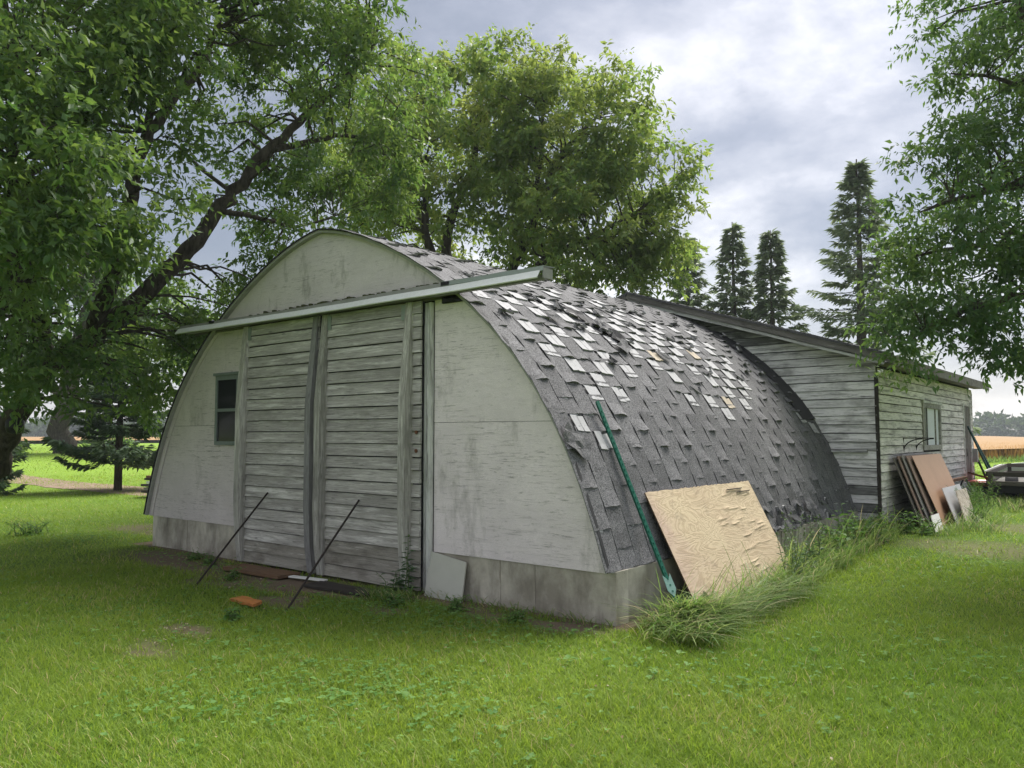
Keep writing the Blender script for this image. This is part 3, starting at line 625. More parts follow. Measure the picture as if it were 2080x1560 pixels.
# front window
wn = empty('window', (-6.2, -0.014, 1.47), barn)
mb = MB(); w_, h_ = 0.55, 0.92
mb.box(0, 0.05, -.03, 0, 0, h_).box(w_ - .05, w_, -.03, 0, 0, h_).box(.05, w_ - .05, -.03, 0, h_ - .06, h_).box(.05, w_ - .05, -.034, 0, 0, .05).box(.05, w_ - .05, -.028, 0, h_ / 2 - .02, h_ / 2 + .02)
mb.build('window_frame', M['frame_green'], wn)
MB().box(.05, w_ - .05, -.012, 0, .05, h_ / 2 - .02).build('pane', M['glass'], wn); MB().box(.05, w_ - .05, -.016, 0, h_ / 2 + .02, h_ - .06).build('pane', M['glass'], wn)
MB().box(-.03, w_ + .03, -.05, 0, h_, h_ + .035).build('head_trim', M['frame_green'], wn)

# door track with its hood
trk = empty('door_track', (0, 0, 0), barn)
def hood(x0, x1, pts, mat, name, th=0.004, seed=1, seg=14):
    rg = random.Random(seed); V, F = [], []; k = len(pts)
    for i in range(seg + 1):
        x = x0 + (x1 - x0) * i / seg; dz = rg.uniform(-.004, .004) + (-0.012 * math.sin(math.pi * i / seg) if seg > 6 else 0)
        for (y, z) in pts: V.append((x, y + rg.uniform(-.002, .002), z + dz))
        for (y, z) in pts[::-1]: V.append((x, y + th, z + dz - th))
    K = 2 * k
    for i in range(seg):
        for j in range(K): a, b = i * K + j, i * K + (j + 1) % K; F.append((a, b, b + K, a + K))
    F += [tuple(range(K))[::-1], tuple(seg * K + j for j in range(K))]
    return mesh(name, V, F, mat, trk)
MB().box(-6.75, -1.75, -.05, -.016, 2.98, 3.115).build('track_board', M['grey_board'], trk)
hood(-6.86, -1.76, [(-.03, 3.115), (-.205, 3.103), (-.212, 3.062)], M['hood'], 'hood', seed=1)
hood(-1.86, -0.60, [(-.03, 3.12), (-.205, 3.109), (-.214, 3.064)], M['hood_green'], 'hood', seed=2, seg=6)
hood(-6.90, -0.63, [(-.215, 3.066), (-.262, 2.996), (-.252, 2.992)], M['galv'], 'track_face', seed=3)
MB().box(-6.8, -0.66, -.16, -.10, 2.995, 3.04).build('rail', M['hood'], trk)
MB().box(-.615, -.603, -.20, -.06, 3.0, 3.09).build('end_plate', M['hood'], trk)
for x in (-6.05, -1.8): MB().box(x - .05, x + .05, -.222, -.1, 3.07, 3.105).build('bracket', M['iron'], trk)
rg = random.Random(5); mb = MB()
for i in range(150):
    x = rg.triangular(-5.6, -1.9, -2.9); s_ = rg.uniform(.006, .02); mb.box(x, x + s_ * 2.2, -.05 - s_, -.03, 3.12, 3.12 + s_ * rg.uniform(.6, 2.2))
tag(mb.build('moss', M['moss'], trk), kind='stuff')

# ------------------------------------------------------------------ wooden shed behind the barn
shed = tag(empty('wooden_shed', (0, 0, 0)), 'weathered grey clapboard shed with low gable roof joined to the back of the arched barn', 'shed')
SX, SY0, SY1, SZ = 0.31, 6.96, 14.75, 2.56
PKX, PKZ, SLP = -3.85, 4.095, 0.318
def rake(x): return PKZ - SLP * abs(x - PKX)
core = [(SX - .03, 0.1), (SX - .03, rake(SX) - .02), (PKX, PKZ - .03), (-8.0, rake(-8.0)), (-8.0, 0.1)]
n = 5; v = [(x, SY0 + .01, z) for x, z in core] + [(x, SY1 - .01, z) for x, z in core]
mesh('wall_sheathing', v, [tuple(range(n))[::-1], tuple(range(n, 2 * n))] + [(i, (i + 1) % n, (i + 1) % n + n, i + n) for i in range(n)], M['black'], shed)
PH = 0.132; z = 0.05
rowi = 0
while z < PKZ - 0.12:
    h = PH - random.uniform(.006, .014)
    hw = halfw(min(max(z, .45), 3.98)) if z < 3.98 else 0
    xl = XC + hw - 0.18 if z > .45 else -0.25
    xr = SX if z + h < rake(SX) - .03 else PKX + (PKZ - z) / SLP
    xr = min(xr, SX); s1 = 0.0 if xr == SX else -h / SLP
    if xr < SX and z + h > rake(SX) - .03: xr = min(SX, PKX + (PKZ - z) / SLP)
    if xl < PKX + .1: xl = PKX
    cuts = [xl, xr]
    if xr - xl > 2.0 and random.random() < .75: cuts.insert(1, random.uniform(xl + .5, xl + .5 + (xr - xl) * .4))
    for a, b in zip(cuts, cuts[1:]):
        near_roof = (a - (XC + hw)) < 0.25 and len(cuts) == 3 and b != xr and random.random() < .35
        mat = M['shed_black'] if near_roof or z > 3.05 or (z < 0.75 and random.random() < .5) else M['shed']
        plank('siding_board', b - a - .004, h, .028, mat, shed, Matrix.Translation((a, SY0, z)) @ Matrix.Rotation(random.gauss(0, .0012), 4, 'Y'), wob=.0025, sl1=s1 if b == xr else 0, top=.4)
    z += PH
SIDE = lambda y, zz: Matrix(((0, -1, 0, SX), (1, 0, 0, y), (0, 0, 1, zz), (0, 0, 0, 1)))      # local X -> +Y, face to +X
WY0, WY1, WZ0, WZ1 = 9.86, 11.22, 1.40, 2.10; DY0, DY1, DZ1 = 13.72, 14.42, 2.22
z = 0.12
while z < SZ - .05:
    h = PH - random.uniform(.006, .014); segs = [(SY0 + .05, SY1)]
    def cut(segs, a, b): 
        r = []
        for (p, q) in segs:
            if q <= a or p >= b: r.append((p, q)); continue
            if p < a: r.append((p, a))
            if q > b: r.append((b, q))
        return r
    if z + h > WZ0 + .02 and z < WZ1 - .02: segs = cut(segs, WY0 - .05, WY1 + .05)
    if z < DZ1 - .02: segs = cut(segs, DY0 - .06, DY1 + .06)
    for (p, q) in segs:
        cuts = [p, q]
        if q - p > 2.4: cuts.insert(1, random.uniform(p + .8, q - .8))
        for a, b in zip(cuts, cuts[1:]):
            plank('siding_board', b - a - .003, h, .028 if z < 2.2 else .034, M['shed_side'], shed, SIDE(a, z), wob=.0025, top=.4)
    z += PH
plank('corner_board', 2.42, .05, .03, M['dark_board'], shed, Matrix(((0, 0, 1, SX - .02), (0, 1, 0, SY0 - .002), (1, 0, 0, .1), (0, 0, 0, 1))), wob=.003)
plank('corner_board', 2.42, .045, .028, M['dark_board'], shed, Matrix(((0, -1, 0, SX + .0), (0, 0, 1, SY0 + .004), (1, 0, 0, .1), (0, 0, 0, 1))), wob=.003)
plank('corner_board', 2.42, .10, .03, M['trim'], shed, Matrix(((0, -1, 0, SX + .002), (0, 0, 1, SY1 - .06), (1, 0, 0, .1), (0, 0, 0, 1))), wob=.003)
plank('loose_batten', 0.95, .05, .05, M['shed_black'], shed, Matrix.Translation((-.78, SY0 - .02, 1.34)), wob=.004)
# shed window
w = empty('window', (SX, WY0, WZ0), shed); wl, wh = WY1 - WY0, WZ1 - WZ0
def sb(mb, y0, y1, z0, z1, d0, d1): return mb.box(d0, d1, y0, y1, z0, z1)
for (a, b, c_, e) in ((-.07, .02, -.07, wh + .07), (wl - .02, wl + .07, -.07, wh + .07), (.02, wl - .02, wh - .01, wh + .07), (.02, wl - .02, -.07, .02)): sb(MB(), a, b, c_, e, 0.0, .045).build('window_frame', M['stile'], w)
sb(MB(), .02, wl - .02, .02, wh - .01, .002, .006).build('curtain', M['curtain'], w)
for yy in (.14, .30, 1.0): sb(MB(), yy, yy + .03, .02, wh - .01, .006, .03).build('mullion', M['stile'] if yy != .30 else M['stile_dark'], w)
sb(MB(), -.1, wl + .1, wh + .075, wh + .12, 0, .06).build('head_trim', M['trim'], w)
# shed door
dr = empty('door', (SX, DY0, .2), shed); dl = DY1 - DY0
for i in range(5): sb(MB(), i * dl / 5 + .004, (i + 1) * dl / 5 - .004, 0, DZ1 - .2, -.01, .012 + .003 * (i % 2)).build('door_board', M['grey_board'], dr)
for a in (-.08, dl): sb(MB(), a, a + .08, 0, DZ1 - .13, 0, .035).build('door_trim', M['trim'], dr)
MB().tube([(.02, .06, .95), (.05, .06, .95), (.05, .06, 1.1), (.02, .06, 1.1)], .008, 6).build('handle', M['iron'], dr)
sb(MB(), 0, .14, 0, .3, 0, .1).build('meter_box', M['meter'], shed, Matrix.Translation((SX + .03, 14.5, 1.0)))
# shed roof: slab, rake fascia, eave fascia
EX = SX + .30; OV = 6.68
def slab(x0, z0, x1, z1, th, y0, y1, name, mat):
    v = [(x0, y, z0) for y in (y0, y1)] + [(x1, y, z1) for y in (y0, y1)] + [(x0, y, z0 - th) for y in (y0, y1)] + [(x1, y, z1 - th) for y in (y0, y1)]
    return mesh(name, v, [(0, 2, 3, 1), (4, 5, 7, 6), (0, 1, 5, 4), (2, 6, 7, 3), (0, 4, 6, 2), (1, 3, 7, 5)], mat, shed)
rz_ = .10
sroof = slab(PKX, PKZ + rz_, EX, rake(EX) + rz_, .05, OV, SY1 + .35, 'roof', M['shingle_torn']); slab(PKX, PKZ + rz_, -8.3, rake(-8.3) + rz_, .05, OV, SY1 + .35, 'roof', M['shingle_torn'])
def rakeboard(drop0, drop1, yf, th, mat, x1, name):
    # face board following the right-hand slope
    pts = [(PKX, PKZ + rz_ - drop0), (x1, rake(x1) + rz_ - drop0), (x1, rake(x1) + rz_ - drop1), (PKX, PKZ + rz_ - drop1)]
    m = bar((PKX, yf, PKZ + rz_ - drop1), (x1, yf, rake(x1) + rz_ - drop1), 1, 1)
    return plank(name, m[1], (drop1 - drop0) * .95, th, mat, shed, m[0], seg=8, wob=.006, top=.9)
rakeboard(.012, .12, OV + .005, .025, M['fascia'], EX - .02, 'rake_fascia'); rakeboard(.125, .178, OV + .03, .02, M['trim'], EX - .12, 'rake_trim')
rakeboard(-.02, .02, OV - .01, .03, M['shingle_torn'], EX, 'rake_shingle_edge')
m, L = bar((PKX, OV + .005, PKZ + rz_ - .12), (-4.5, OV + .005, rake(-4.5) + rz_ - .12), 1, 1); MB().box(0, L, -.03, 0, 0, .10).build('rake_fascia', M['fascia'], shed, m)
ze = rake(EX) + rz_
MB().box(0, .02, 0, SY1 + .35 - OV, -.16, -.01).build('eave_fascia', M['fascia'], shed, Matrix.Translation((EX, OV, ze)))
for i in range(3): MB().box(SX + .01, EX - .005, SY0 - .25 + i * 2.82, SY0 - .25 + i * 2.82 + 2.8, ze - .12, ze - .10).build('soffit_board', M['grey_board'], shed)
slab(PKX, PKZ + rz_ - .13, EX - .01, rake(EX - .01) + rz_ - .13, .012, OV + .03, SY0 - .02, 'soffit_board', M['fascia'])
mb = MB(); rg = random.Random(8)
for i in range(90):
    u = rg.random(); x = PKX + u * (EX - PKX); s_ = rg.uniform(.008, .025); mb.box(x, x + s_ * 2, OV - .03, OV + rg.uniform(.0, .06), rake(x) + rz_ + .0, rake(x) + rz_ + s_ * .8)
tag(mb.build('roof_moss', M['moss'], shed), kind='stuff')

# ------------------------------------------------------------------ loose things round the barn
def one(o, label, cat, group=None): return tag(o, label, cat, group)
# leaning plywood sheet: local X along the barn, local Y up the sheet
PB, PT = Vector((0.36, 0.83, -0.02)), Vector((-0.20, 0.83, 1.06))
nu, nv = 60, 110; rg = np.random.default_rng(4); V, F = [], []; Lx, Ly = 2.44, 1.22
U, Vv = np.meshgrid(np.linspace(0, 1, nu), np.linspace(0, 1, nv))
zz = 0.006 * (fbm(U * 3, Vv * 3, 3) - .5) + 0.0
for i in range(24):    # blistered face veneer in short horizontal folds, mostly on the right half
    cx, cy, rx = rg.uniform(.5, .92), rg.uniform(.08, .93), rg.uniform(.02, .075); dv_ = Vv - cy - .12 * (U - cx) - .004 * np.sin(U * 31 + i * 2.3); zz = zz + rg.uniform(.004, .011) * np.exp(-((U - cx) / rx) ** 4) * np.exp(-np.abs(dv_) / np.where(dv_ > 0, .016, .005))
pts = np.stack([U * Lx, Vv * Ly, zz + .012], 2); pts[0, :, 1] += 0.03 * rg.random(nu) * (np.linspace(0, 1, nu) > .1); pts[-1, :, 1] -= 0.012 * rg.random(nu)
top = pts.reshape(-1, 3); V = np.concatenate([top, np.stack([top[:, 0], top[:, 1], np.zeros(len(top))], 1)]); n_ = len(top)
for j in range(nv - 1):
    for i in range(nu - 1): a = j * nu + i; F += [(a, a + 1, a + nu + 1, a + nu), (n_ + a, n_ + a + nu, n_ + a + nu + 1, n_ + a + 1)]
mi = [0] * len(F)
for i in range(nu - 1): F += [(i, n_ + i, n_ + i + 1, i + 1), ((nv - 1) * nu + i, (nv - 1) * nu + i + 1, n_ + (nv - 1) * nu + i + 1, n_ + (nv - 1) * nu + i)]
for j in range(nv - 1): F += [(j * nu, (j + 1) * nu, n_ + (j + 1) * nu, n_ + j * nu), (j * nu + nu - 1, n_ + j * nu + nu - 1, n_ + (j + 1) * nu + nu - 1, (j + 1) * nu + nu - 1)]
mi += [1] * (len(F) - len(mi))
ps = mesh('plywood_sheet', V, F, [M['bare_ply'], M['brown_board']], None, frame(PB, (0, 1, 0.0), (PT - PB)), smooth=False, mi=mi)
one(ps, 'large bare tan plywood sheet with peeling blistered face leaning on the curved roof', 'plywood')
def lump(name, c, r, mat, parent, seed):
    rg = np.random.default_rng(seed); V, F = [], []
    for i in range(14):
        a = rg.uniform(0, 6.28); p = np.array(c) + rg.normal(0, r * .45, 3) * (1, 1, .3); d = rg.normal(0, r * .5, 3); e = rg.normal(0, r * .35, 3); b = len(V); V += [p, p + d, p + d + e, p + e]; F.append((b, b + 1, b + 2, b + 3))
    return mesh(name, V, F, mat, parent)
lump('torn_veneer', (.22, .16, .03), .07, M['black'], ps, 1)
mb = MB(); mb.box(1.72, 2.12, 1.13, 1.137, .018, .035).box(1.95, 2.3, 1.09, 1.097, .02, .032); mb.build('peeled_splinter', M['dark_board'], ps)

def tpost(p, q, mat, label, plate=True, group=None, wing=0.0):
    m, L = bar(p, q, 1, 1, up=(1, -0.35, 0.4)); o = tag(empty('fence_post', (0, 0, 0)), label, 'fence post', group); o.matrix_local = m
    MB().box(0, L, -.019, .019, .0, .006).build('flange', mat, o); MB().box(0, L, -.004, .004, -.032, 0).build('web', mat, o)
    mb = MB()
    for i in range(int(L / .055) - 2): mb.box(.06 + i * .055, .075 + i * .055, -.006, .006, .006, .013)
    mb.build('studs', mat, o)
    if plate:
        mb = MB(); xs = .30; mb.add([(xs - .07, 0, .008), (xs, -.05, .008), (xs + .14, -.045, .008), (xs + .10, -.012, .008), (xs + .10, .012, .008), (xs + .14, .045, .008), (xs, .05, .008)], [(0, 1, 2, 3, 4, 5, 6)])
        mb.add([(p_[0], p_[1], .004) for p_ in mb.v[:7]], [(6, 5, 4, 3, 2, 1, 0)]); mb.add([], []); mb.build('anchor_plate', M['anchor'], o)
    return o
tpost((.36, .53, -.02), (-.575, .62, 1.925), M['tpost'], 'long green steel fence post leaning on the shingle roof beside the plywood sheet')

for (a, b, lab) in (((-4.404, -1.302, -.02), (-4.86, -.11, .90), 'thin black iron rod propping the left sliding door'), ((-2.652, -1.402, -.02), (-3.17, -.11, .895), 'thin black iron rod propping the right sliding door')):
    one(MB().tube([a, tuple(np.add(np.array(a) * .5, np.array(b) * .5) + np.array((0, 0, .006))), b], .0115, 7).build('prop_rod', M['rod']), lab, 'rod', 'rods propping the doors')

def board(name, c, L, Wd, T, rz, mat, label, cat, tilt=(0, 0), grp=None, jag=.01):
    rg = random.Random(hash(label) & 0xffff); k = 6; V, F = [], []
    for i in range(k + 1):
        x = (i / k - .5) * L
        a, b = rg.uniform(-jag, jag) * .4, rg.uniform(-jag, jag) * .4
        ex = rg.uniform(-jag, jag) if i in (0, k) else 0
        V += [(x + ex, -Wd / 2 + a, 0), (x - ex, Wd / 2 + b, 0), (x - ex, Wd / 2 + b, T), (x + ex, -Wd / 2 + a, T)]
    for i in range(k):
        for j in range(4): p, q = i * 4 + j, i * 4 + (j + 1) % 4; F.append((p, q, q + 4, p + 4))
    F += [(3, 2, 1, 0), tuple(k * 4 + j for j in range(4))]
    m = Matrix.Translation(c) @ Matrix.Rotation(rz, 4, 'Z') @ Matrix.Rotation(tilt[0], 4, 'X') @ Matrix.Rotation(tilt[1], 4, 'Y')
    return one(mesh(name, V, F, mat, None, m), label, cat, grp)
board('wood_scrap', (-3.18, -1.45, .02), .46, .13, .025, RAD(-6), M['orange'], 'short split orange board lying alone on the grass', 'board', (.06, -.03), jag=.035)
board('plank', (-4.52, -.42, .02), 1.05, .30, .035, RAD(2), M['brown_board'], 'wide brown plank lying on the soil before the left door', 'board', jag=.02)
board('strip', (-3.70, -.36, .03), .52, .075, .015, RAD(9), M['white'], 'narrow white strip lying on the soil between the two doors', 'board')
board('door_mat', (-2.98, -.46, .012), .98, .26, .025, RAD(2), M['dark_board'], 'dark rotten board lying at the foot of the right door', 'board', jag=.03)
sp = panel('leaning_panel', [(-2.16, 0.0), (-1.66, -0.03), (-1.66, .375), (-2.16, .44)], -.13, .015, M['panel_small'], None); sp.rotation_euler = (RAD(-10), 0, 0); sp.location.y = -.075
one(sp, 'small beige painted panel leaning on the concrete foundation beside the door jamb', 'panel')

# stack of sheets leaning on the shed wall
def lean_sheet(name, y0, y1, xb, xt, zt, zb, th, mat, label, cat, skew=0.0, grp=None):
    v = [(xb, y0, zb), (xb, y1, zb), (xt, y1 + skew, zt), (xt, y0 + skew, zt)]; nrm = (Vector(v[1]) - Vector(v[0])).cross(Vector(v[3]) - Vector(v[0])).normalized() * th
    if nrm.x < 0: nrm = -nrm
    V = [Vector(p) for p in v] + [Vector(p) + nrm for p in v]
    c = sum(V, Vector()) / 8
    return one(mesh(name, [p - c for p in V], [(0, 3, 2, 1), (4, 5, 6, 7), (0, 1, 5, 4), (1, 2, 6, 5), (2, 3, 7, 6), (3, 0, 4, 7)], mat, None, Matrix.Translation(c)), label, cat, grp)
zg = .2
for i, (y0, dz, mt, lab) in enumerate([(7.45, -.02, 'rail_board', 'innermost dark sheet of the stack leaning against the shed wall'), (7.55, .0, 'sheet_edge', 'second sheet from the wall in the leaning stack'), (7.66, .01, 'grey_board', 'weathered grey sheet in the middle of the leaning stack'), (7.80, .0, 'sheet_edge', 'dark brown sheet just behind the tan hardboard sheet')]):
    lean_sheet('stacked_sheet', y0, y0 + 2.2, .76 + .04 * i, .385 + .035 * i, 1.27 + dz, zg, .012 + .004 * (i % 2), M[mt], lab, 'sheet', grp='sheets stacked against the shed')
lean_sheet('hardboard_sheet', 7.98, 10.1, .96, .54, 1.27, zg, .008, M['masonite'], 'smooth tan hardboard sheet at the front of the stack leaning on the shed', 'sheet', grp='sheets stacked against the shed')
lean_sheet('grey_panel', 8.05, 9.5, 1.14, .83, .74, zg, .012, M['grey_sheet'], 'pale grey panel leaning on the tan hardboard sheet', 'panel', skew=.55)
lean_sheet('flaking_panel', 8.0, 8.85, 1.28, 1.0, .70, zg, .015, M['osb'], 'small flaking beige panel leaning in front of the pale grey panel', 'panel', skew=.75)
lean_sheet('white_offcut', 7.1, 7.62, 1.02, .90, .40, zg - .02, .012, M['white'], 'small whitish offcut standing at the foot of the leaning stack', 'panel', skew=.3)
# iron shelf brackets on the shed wall
for (y, lab) in ((8.42, 'black iron shelf bracket on the shed wall nearer the shed corner'), (9.28, 'black iron shelf bracket on the shed wall just below the window')):
    o = tag(empty('shelf_bracket', (SX + .02, y, 1.55)), lab, 'bracket', 'iron brackets on the shed wall')
    MB().tube([(0, 0, -.24), (0, 0, .01)], .008, 6).build('upright', M['iron'], o); MB().tube([(0, 0, 0), (.26, .10, 0)], .007, 6).build('arm', M['iron'], o)
    MB().tube([(.26 * (1 - math.cos(a)), .10 * (1 - math.cos(a)), -.2 + .19 * math.sin(a)) for a in np.linspace(0, math.pi / 2, 9)], .010, 6).build('brace', M['iron'], o)
# sawhorse
o = tag(empty('sawhorse', (.62, 10.5, tz(.62, 10.5) - .08)), 'rusty sawhorse with black splayed legs beside the leaning sheets', 'sawhorse')
MB().box(-.04, .04, -.2, 1.5, .55, .60).build('beam', M['rust'], o)
for y in (-.05, 1.35):
    for s_ in (-1, 1):
        m, L = bar((s_ * .24, y + .02 * s_, 0), (s_ * .02, y, .56), 1, 1, up=(0, 1, 0)); MB().box(0, L, -.014, .014, -.014, .014).build('leg', M['iron'], o, m)
    MB().box(-.16, .16, y - .01, y + .01, .2, .225).build('cross_bar', M['iron'], o)
# ladder lying against the wall
o = tag(empty('ladder', (.40, 10.9, .17)), 'aluminium ladder lying on its edge along the foot of the shed wall', 'ladder')
for (x, z) in ((.30, .06), (.03, .42)): MB().box(x - .012, x + .012, 0, 2.6, z - .03, z + .03).build('rail', M['alu'], o)
for i in range(9): MB().tube([(.30, .15 + i * .28, .06), (.03, .15 + i * .28, .42)], .016, 8).build('rung', M['alu'], o)
# green posts leaning beside the shed door
tpost((1.06, 13.35, .25), (.37, 13.95, 1.80), M['tpost_dark'], 'dark green fence post leaning by the shed door, left of the pair', False, 'fence posts by the shed door')
tpost((1.12, 13.55, .25), (.38, 14.08, 1.72), M['tpost_dark'], 'dark green fence post leaning by the shed door, right of the pair', False, 'fence posts by the shed door')
tpost((.75, 14.5, .25), (.40, 14.62, 1.15), M['iron'], 'short black stake leaning on the far corner of the shed', False)
# red sled on a dark blue tote
o = tag(empty('plastic_tote', (.66, 14.3, .27)), 'dark blue plastic tote on the ground past the shed door', 'tote')
mb = MB(); mb.add([(-.22, -.3, 0), (.22, -.3, 0), (.22, .3, 0), (-.22, .3, 0), (-.26, -.35, .22), (.26, -.35, .22), (.26, .35, .22), (-.26, .35, .22)], [(3, 2, 1, 0), (0, 1, 5, 4), (1, 2, 6, 5), (2, 3, 7, 6), (3, 0, 4, 7), (4, 5, 6, 7)]); mb.build('body', M['blue'], o)
MB().box(-.28, .28, -.37, .37, .2, .23).build('rim', M['blue'], o)
o = tag(empty('sled', (.60, 14.05, .515)), 'shallow red plastic sled lying on the dark blue tote', 'sled')
V, F = [], []; k = 16
for rr, zz_ in ((.62, .02), (.8, .0), (1.0, .10), (1.04, .10)):
    for i in range(k): a = 2 * math.pi * i / k; V.append((.25 * rr * np.sign(math.cos(a)) * abs(math.cos(a)) ** .6, .55 * rr * np.sign(math.sin(a)) * abs(math.sin(a)) ** .6, zz_))
for r_ in range(3):
    for i in range(k): F.append((r_ * k + i, r_ * k + (i + 1) % k, (r_ + 1) * k + (i + 1) % k, (r_ + 1) * k + i))
F.append(tuple(range(k))); mesh('tray', V, F, M['red'], o, smooth=True)
MB().tube([(-.2, -.5, .1), (-.2, -.62, .12), (.2, -.62, .12), (.2, -.5, .1)], .012, 6).build('tow_handle', M['red'], o)
m, L = bar((.42, 13.5, .80), (.82, 14.1, .63), 1, 1); one(MB().box(0, L, -.03, .03, -.01, .02).build('wood_strip', M['brown_board'], None, m), 'thin brown strip leaning over the red sled', 'board')
# white truck cap beyond the trailer
o = tag(empty('truck_cap', (0.95, 17.8, .28)), 'white fibreglass truck cap standing on the grass behind the trailer', 'truck cap')
V = []; pr = [(-.8, 0), (-.78, .35), (-.66, .56), (0, .64), (.66, .56), (.78, .35), (.8, 0)]
for y, sc_ in ((0, 1), (1.6, .97), (2.0, .9)): V += [(x * sc_, y, z * sc_) for x, z in pr]
F = [(j * 7 + i, j * 7 + i + 1, (j + 1) * 7 + i + 1, (j + 1) * 7 + i) for j in range(2) for i in range(6)] + [tuple(range(7))[::-1], tuple(14 + i for i in range(7))]
mesh('shell', V, F, M['cap'], o); MB().box(-.6, .6, -.012, .0, .15, .5).build('rear_panel', M['grey_sheet'], o)
# flatbed trailer
TX, TY = 1.08, 11.4; tzg = tz(2, 12)
o = tag(empty('trailer', (TX, TY, tzg), rz=RAD(3.8)), 'dark weathered wooden flatbed trailer with low slatted rails beside the shed', 'trailer')
TL, TW = 5.2, 1.9; dz_ = .38
for i in range(14): MB().box(.04, TW - .04, i * TL / 14 + .006, (i + 1) * TL / 14 - .006, dz_, dz_ + .03 + .004 * (i % 3)).build('deck_plank', M['grey_board'], o)
for x in (.0, TW - .08): MB().box(x, x + .08, 0, TL, dz_ - .12, dz_ - .003).build('frame_beam', M['rail_board'], o)
for y in (.0, TL / 2, TL - .08): MB().box(.085, TW - .085, y, y + .08, dz_ - .13, dz_ - .004).build('cross_beam', M['iron'], o)
for zr in (dz_ + .14, dz_ + .02):
    pass
for (zr, hh) in ((dz_ + .17, .085), (dz_ + .015, .07)):
    MB().box(0, TW, -.035, 0, zr, zr + hh).build('rail', M['rail_board'], o); MB().box(0, TW, TL, TL + .035, zr, zr + hh).build('rail', M['rail_board'], o)
    for x in (-.035, TW): MB().box(x, x + .035, .0, TL, zr, zr + hh).build('rail', M['rail_board'], o)
for (x, y) in ((.0, -.07), (.62, -.07), (1.3, -.07), (TW - .07, -.07), (.0, TL + .037), (.9, TL + .037), (TW - .07, TL + .037)): MB().box(x, x + .08, y, y + .033, dz_ - .1, dz_ + .262).build('post', M['rail_board'], o)
MB().box(-.06, -.037, -.0, TL * .8, dz_ + .256, dz_ + .275).build('top_board', M['white'], o)
for x in (.32, TW - .32):
    w = empty('wheel', (x, 1.0 if x < 1 else 1.0, .28), o)
    def disc(r, w_, nm, mt):
        V, F = [], []; k = 24
        for (xx, rr) in ((-w_ / 2, r * .6), (-w_ / 2, r * .95), (-w_ / 3, r), (w_ / 3, r), (w_ / 2, r * .95), (w_ / 2, r * .6)):
            for i in range(k): a = 2 * math.pi * i / k; V.append((xx, rr * math.cos(a), rr * math.sin(a)))
        for q in range(5):
            for i in range(k): F.append((q * k + i, q * k + (i + 1) % k, (q + 1) * k + (i + 1) % k, (q + 1) * k + i))
        if nm == 'rim': F += [tuple(range(k)), tuple(5 * k + i for i in range(k))[::-1]]
        mesh(nm, V, F, mt, w, smooth=True)
    disc(.28, .2, 'tyre', M['rubber']); disc(.17, .14, 'rim', M['rust'])
MB().tube([(.2, 1.0, .28), (TW - .2, 1.0, .28)], .03, 8).build('axle', M['iron'], o)
m, L = bar((.9, .0, dz_ - .15), (.9, -1.1, .22), 1, 1); MB().box(0, L, -.05, .05, -.04, .04).build('tongue', M['rust'], o, m)
MB().tube([(.9, -1.05, 0), (.9, -1.05, .34)], .025, 8).build('jack', M['alu'], o)

# low stack of dark lumber left of the barn
o = tag(empty('lumber_pile', (-15.6, 4.6, 0)), 'low stack of dark and pale planks behind the left corner of the barn', 'lumber pile')
for i, (z, mt, dx) in enumerate(((.12, 'dark_board', 0), (.2, 'grey_board', .1), (.28, 'dark_board', -.1), (.36, 'white', .15), (.44, 'dark_board', 0), (.5, 'rust', .05))): MB().box(-1.3 + dx, 1.3 + dx, -.35 + .02 * i, .3 - .03 * i, z, z + .055).build('plank', M[mt], o)
for x in (-.9, .9): MB().box(x - .08, x + .08, -.35, .35, 0, .12).build('block', M['dark_board'], o)
sb_ = MB(); k = 50; V, F = [], []
for i in range(k):
    x = -31 + i * .28; w0 = .9 + .5 * float(fbm(i * .3, 1.0, 9)); yc = 5.4 + .05 * (x + 24); V += [(x, yc - w0, terr(x, yc) + .012), (x, yc + w0 * .6, terr(x, yc + w0) + .012)]
for i in range(k - 1): F.append((2 * i, 2 * i + 2, 2 * i + 3, 2 * i + 1))
tag(mesh('tilled_bed', V, F, M['soil']), kind='structure')

# ------------------------------------------------------------------ vegetation
def leaves(P, D, Nn, L, Wd, rng=RNG, fold=0.25, droop=0.15):
    """folded diamond leaves: P base, D tip direction, Nn rough normal"""
    D = D / np.linalg.norm(D, axis=1, keepdims=True); S = np.cross(D, Nn); S /= np.linalg.norm(S, axis=1, keepdims=True) + 1e-9; Nn = np.cross(S, D)
    L, Wd = L[:, None], Wd[:, None]
    a = P; b = P + D * L * .42 + S * Wd * .5 + Nn * Wd * fold * .5; c = P + D * L - Nn * L * droop; d = P + D * L * .42 - S * Wd * .5 + Nn * Wd * fold * .5
    V = np.stack([a, b, c, d], 1).reshape(-1, 3); i = np.arange(len(P))[:, None] * 4
    return V, np.concatenate([i + np.array([[0, 1, 2]]), i + np.array([[0, 2, 3]])], 0), np.repeat(np.arange(len(P)), 4)
def smooth_path(pts, rad, sub=4):
    pts = [Vector(p) for p in pts]; out, ro_ = [], []
    for i in range(len(pts) - 1):
        p0, p1, p2, p3 = pts[max(i - 1, 0)], pts[i], pts[i + 1], pts[min(i + 2, len(pts) - 1)]
        for k in range(sub):
            t = k / sub; out.append(.5 * ((2 * p1) + (p2 - p0) * t + (2 * p0 - 5 * p1 + 4 * p2 - p3) * t * t + (3 * p1 - p0 - 3 * p2 + p3) * t ** 3)); ro_.append(rad[i] * (1 - t) + rad[i + 1] * t)
    return out + [pts[-1]], ro_ + [rad[-1]]
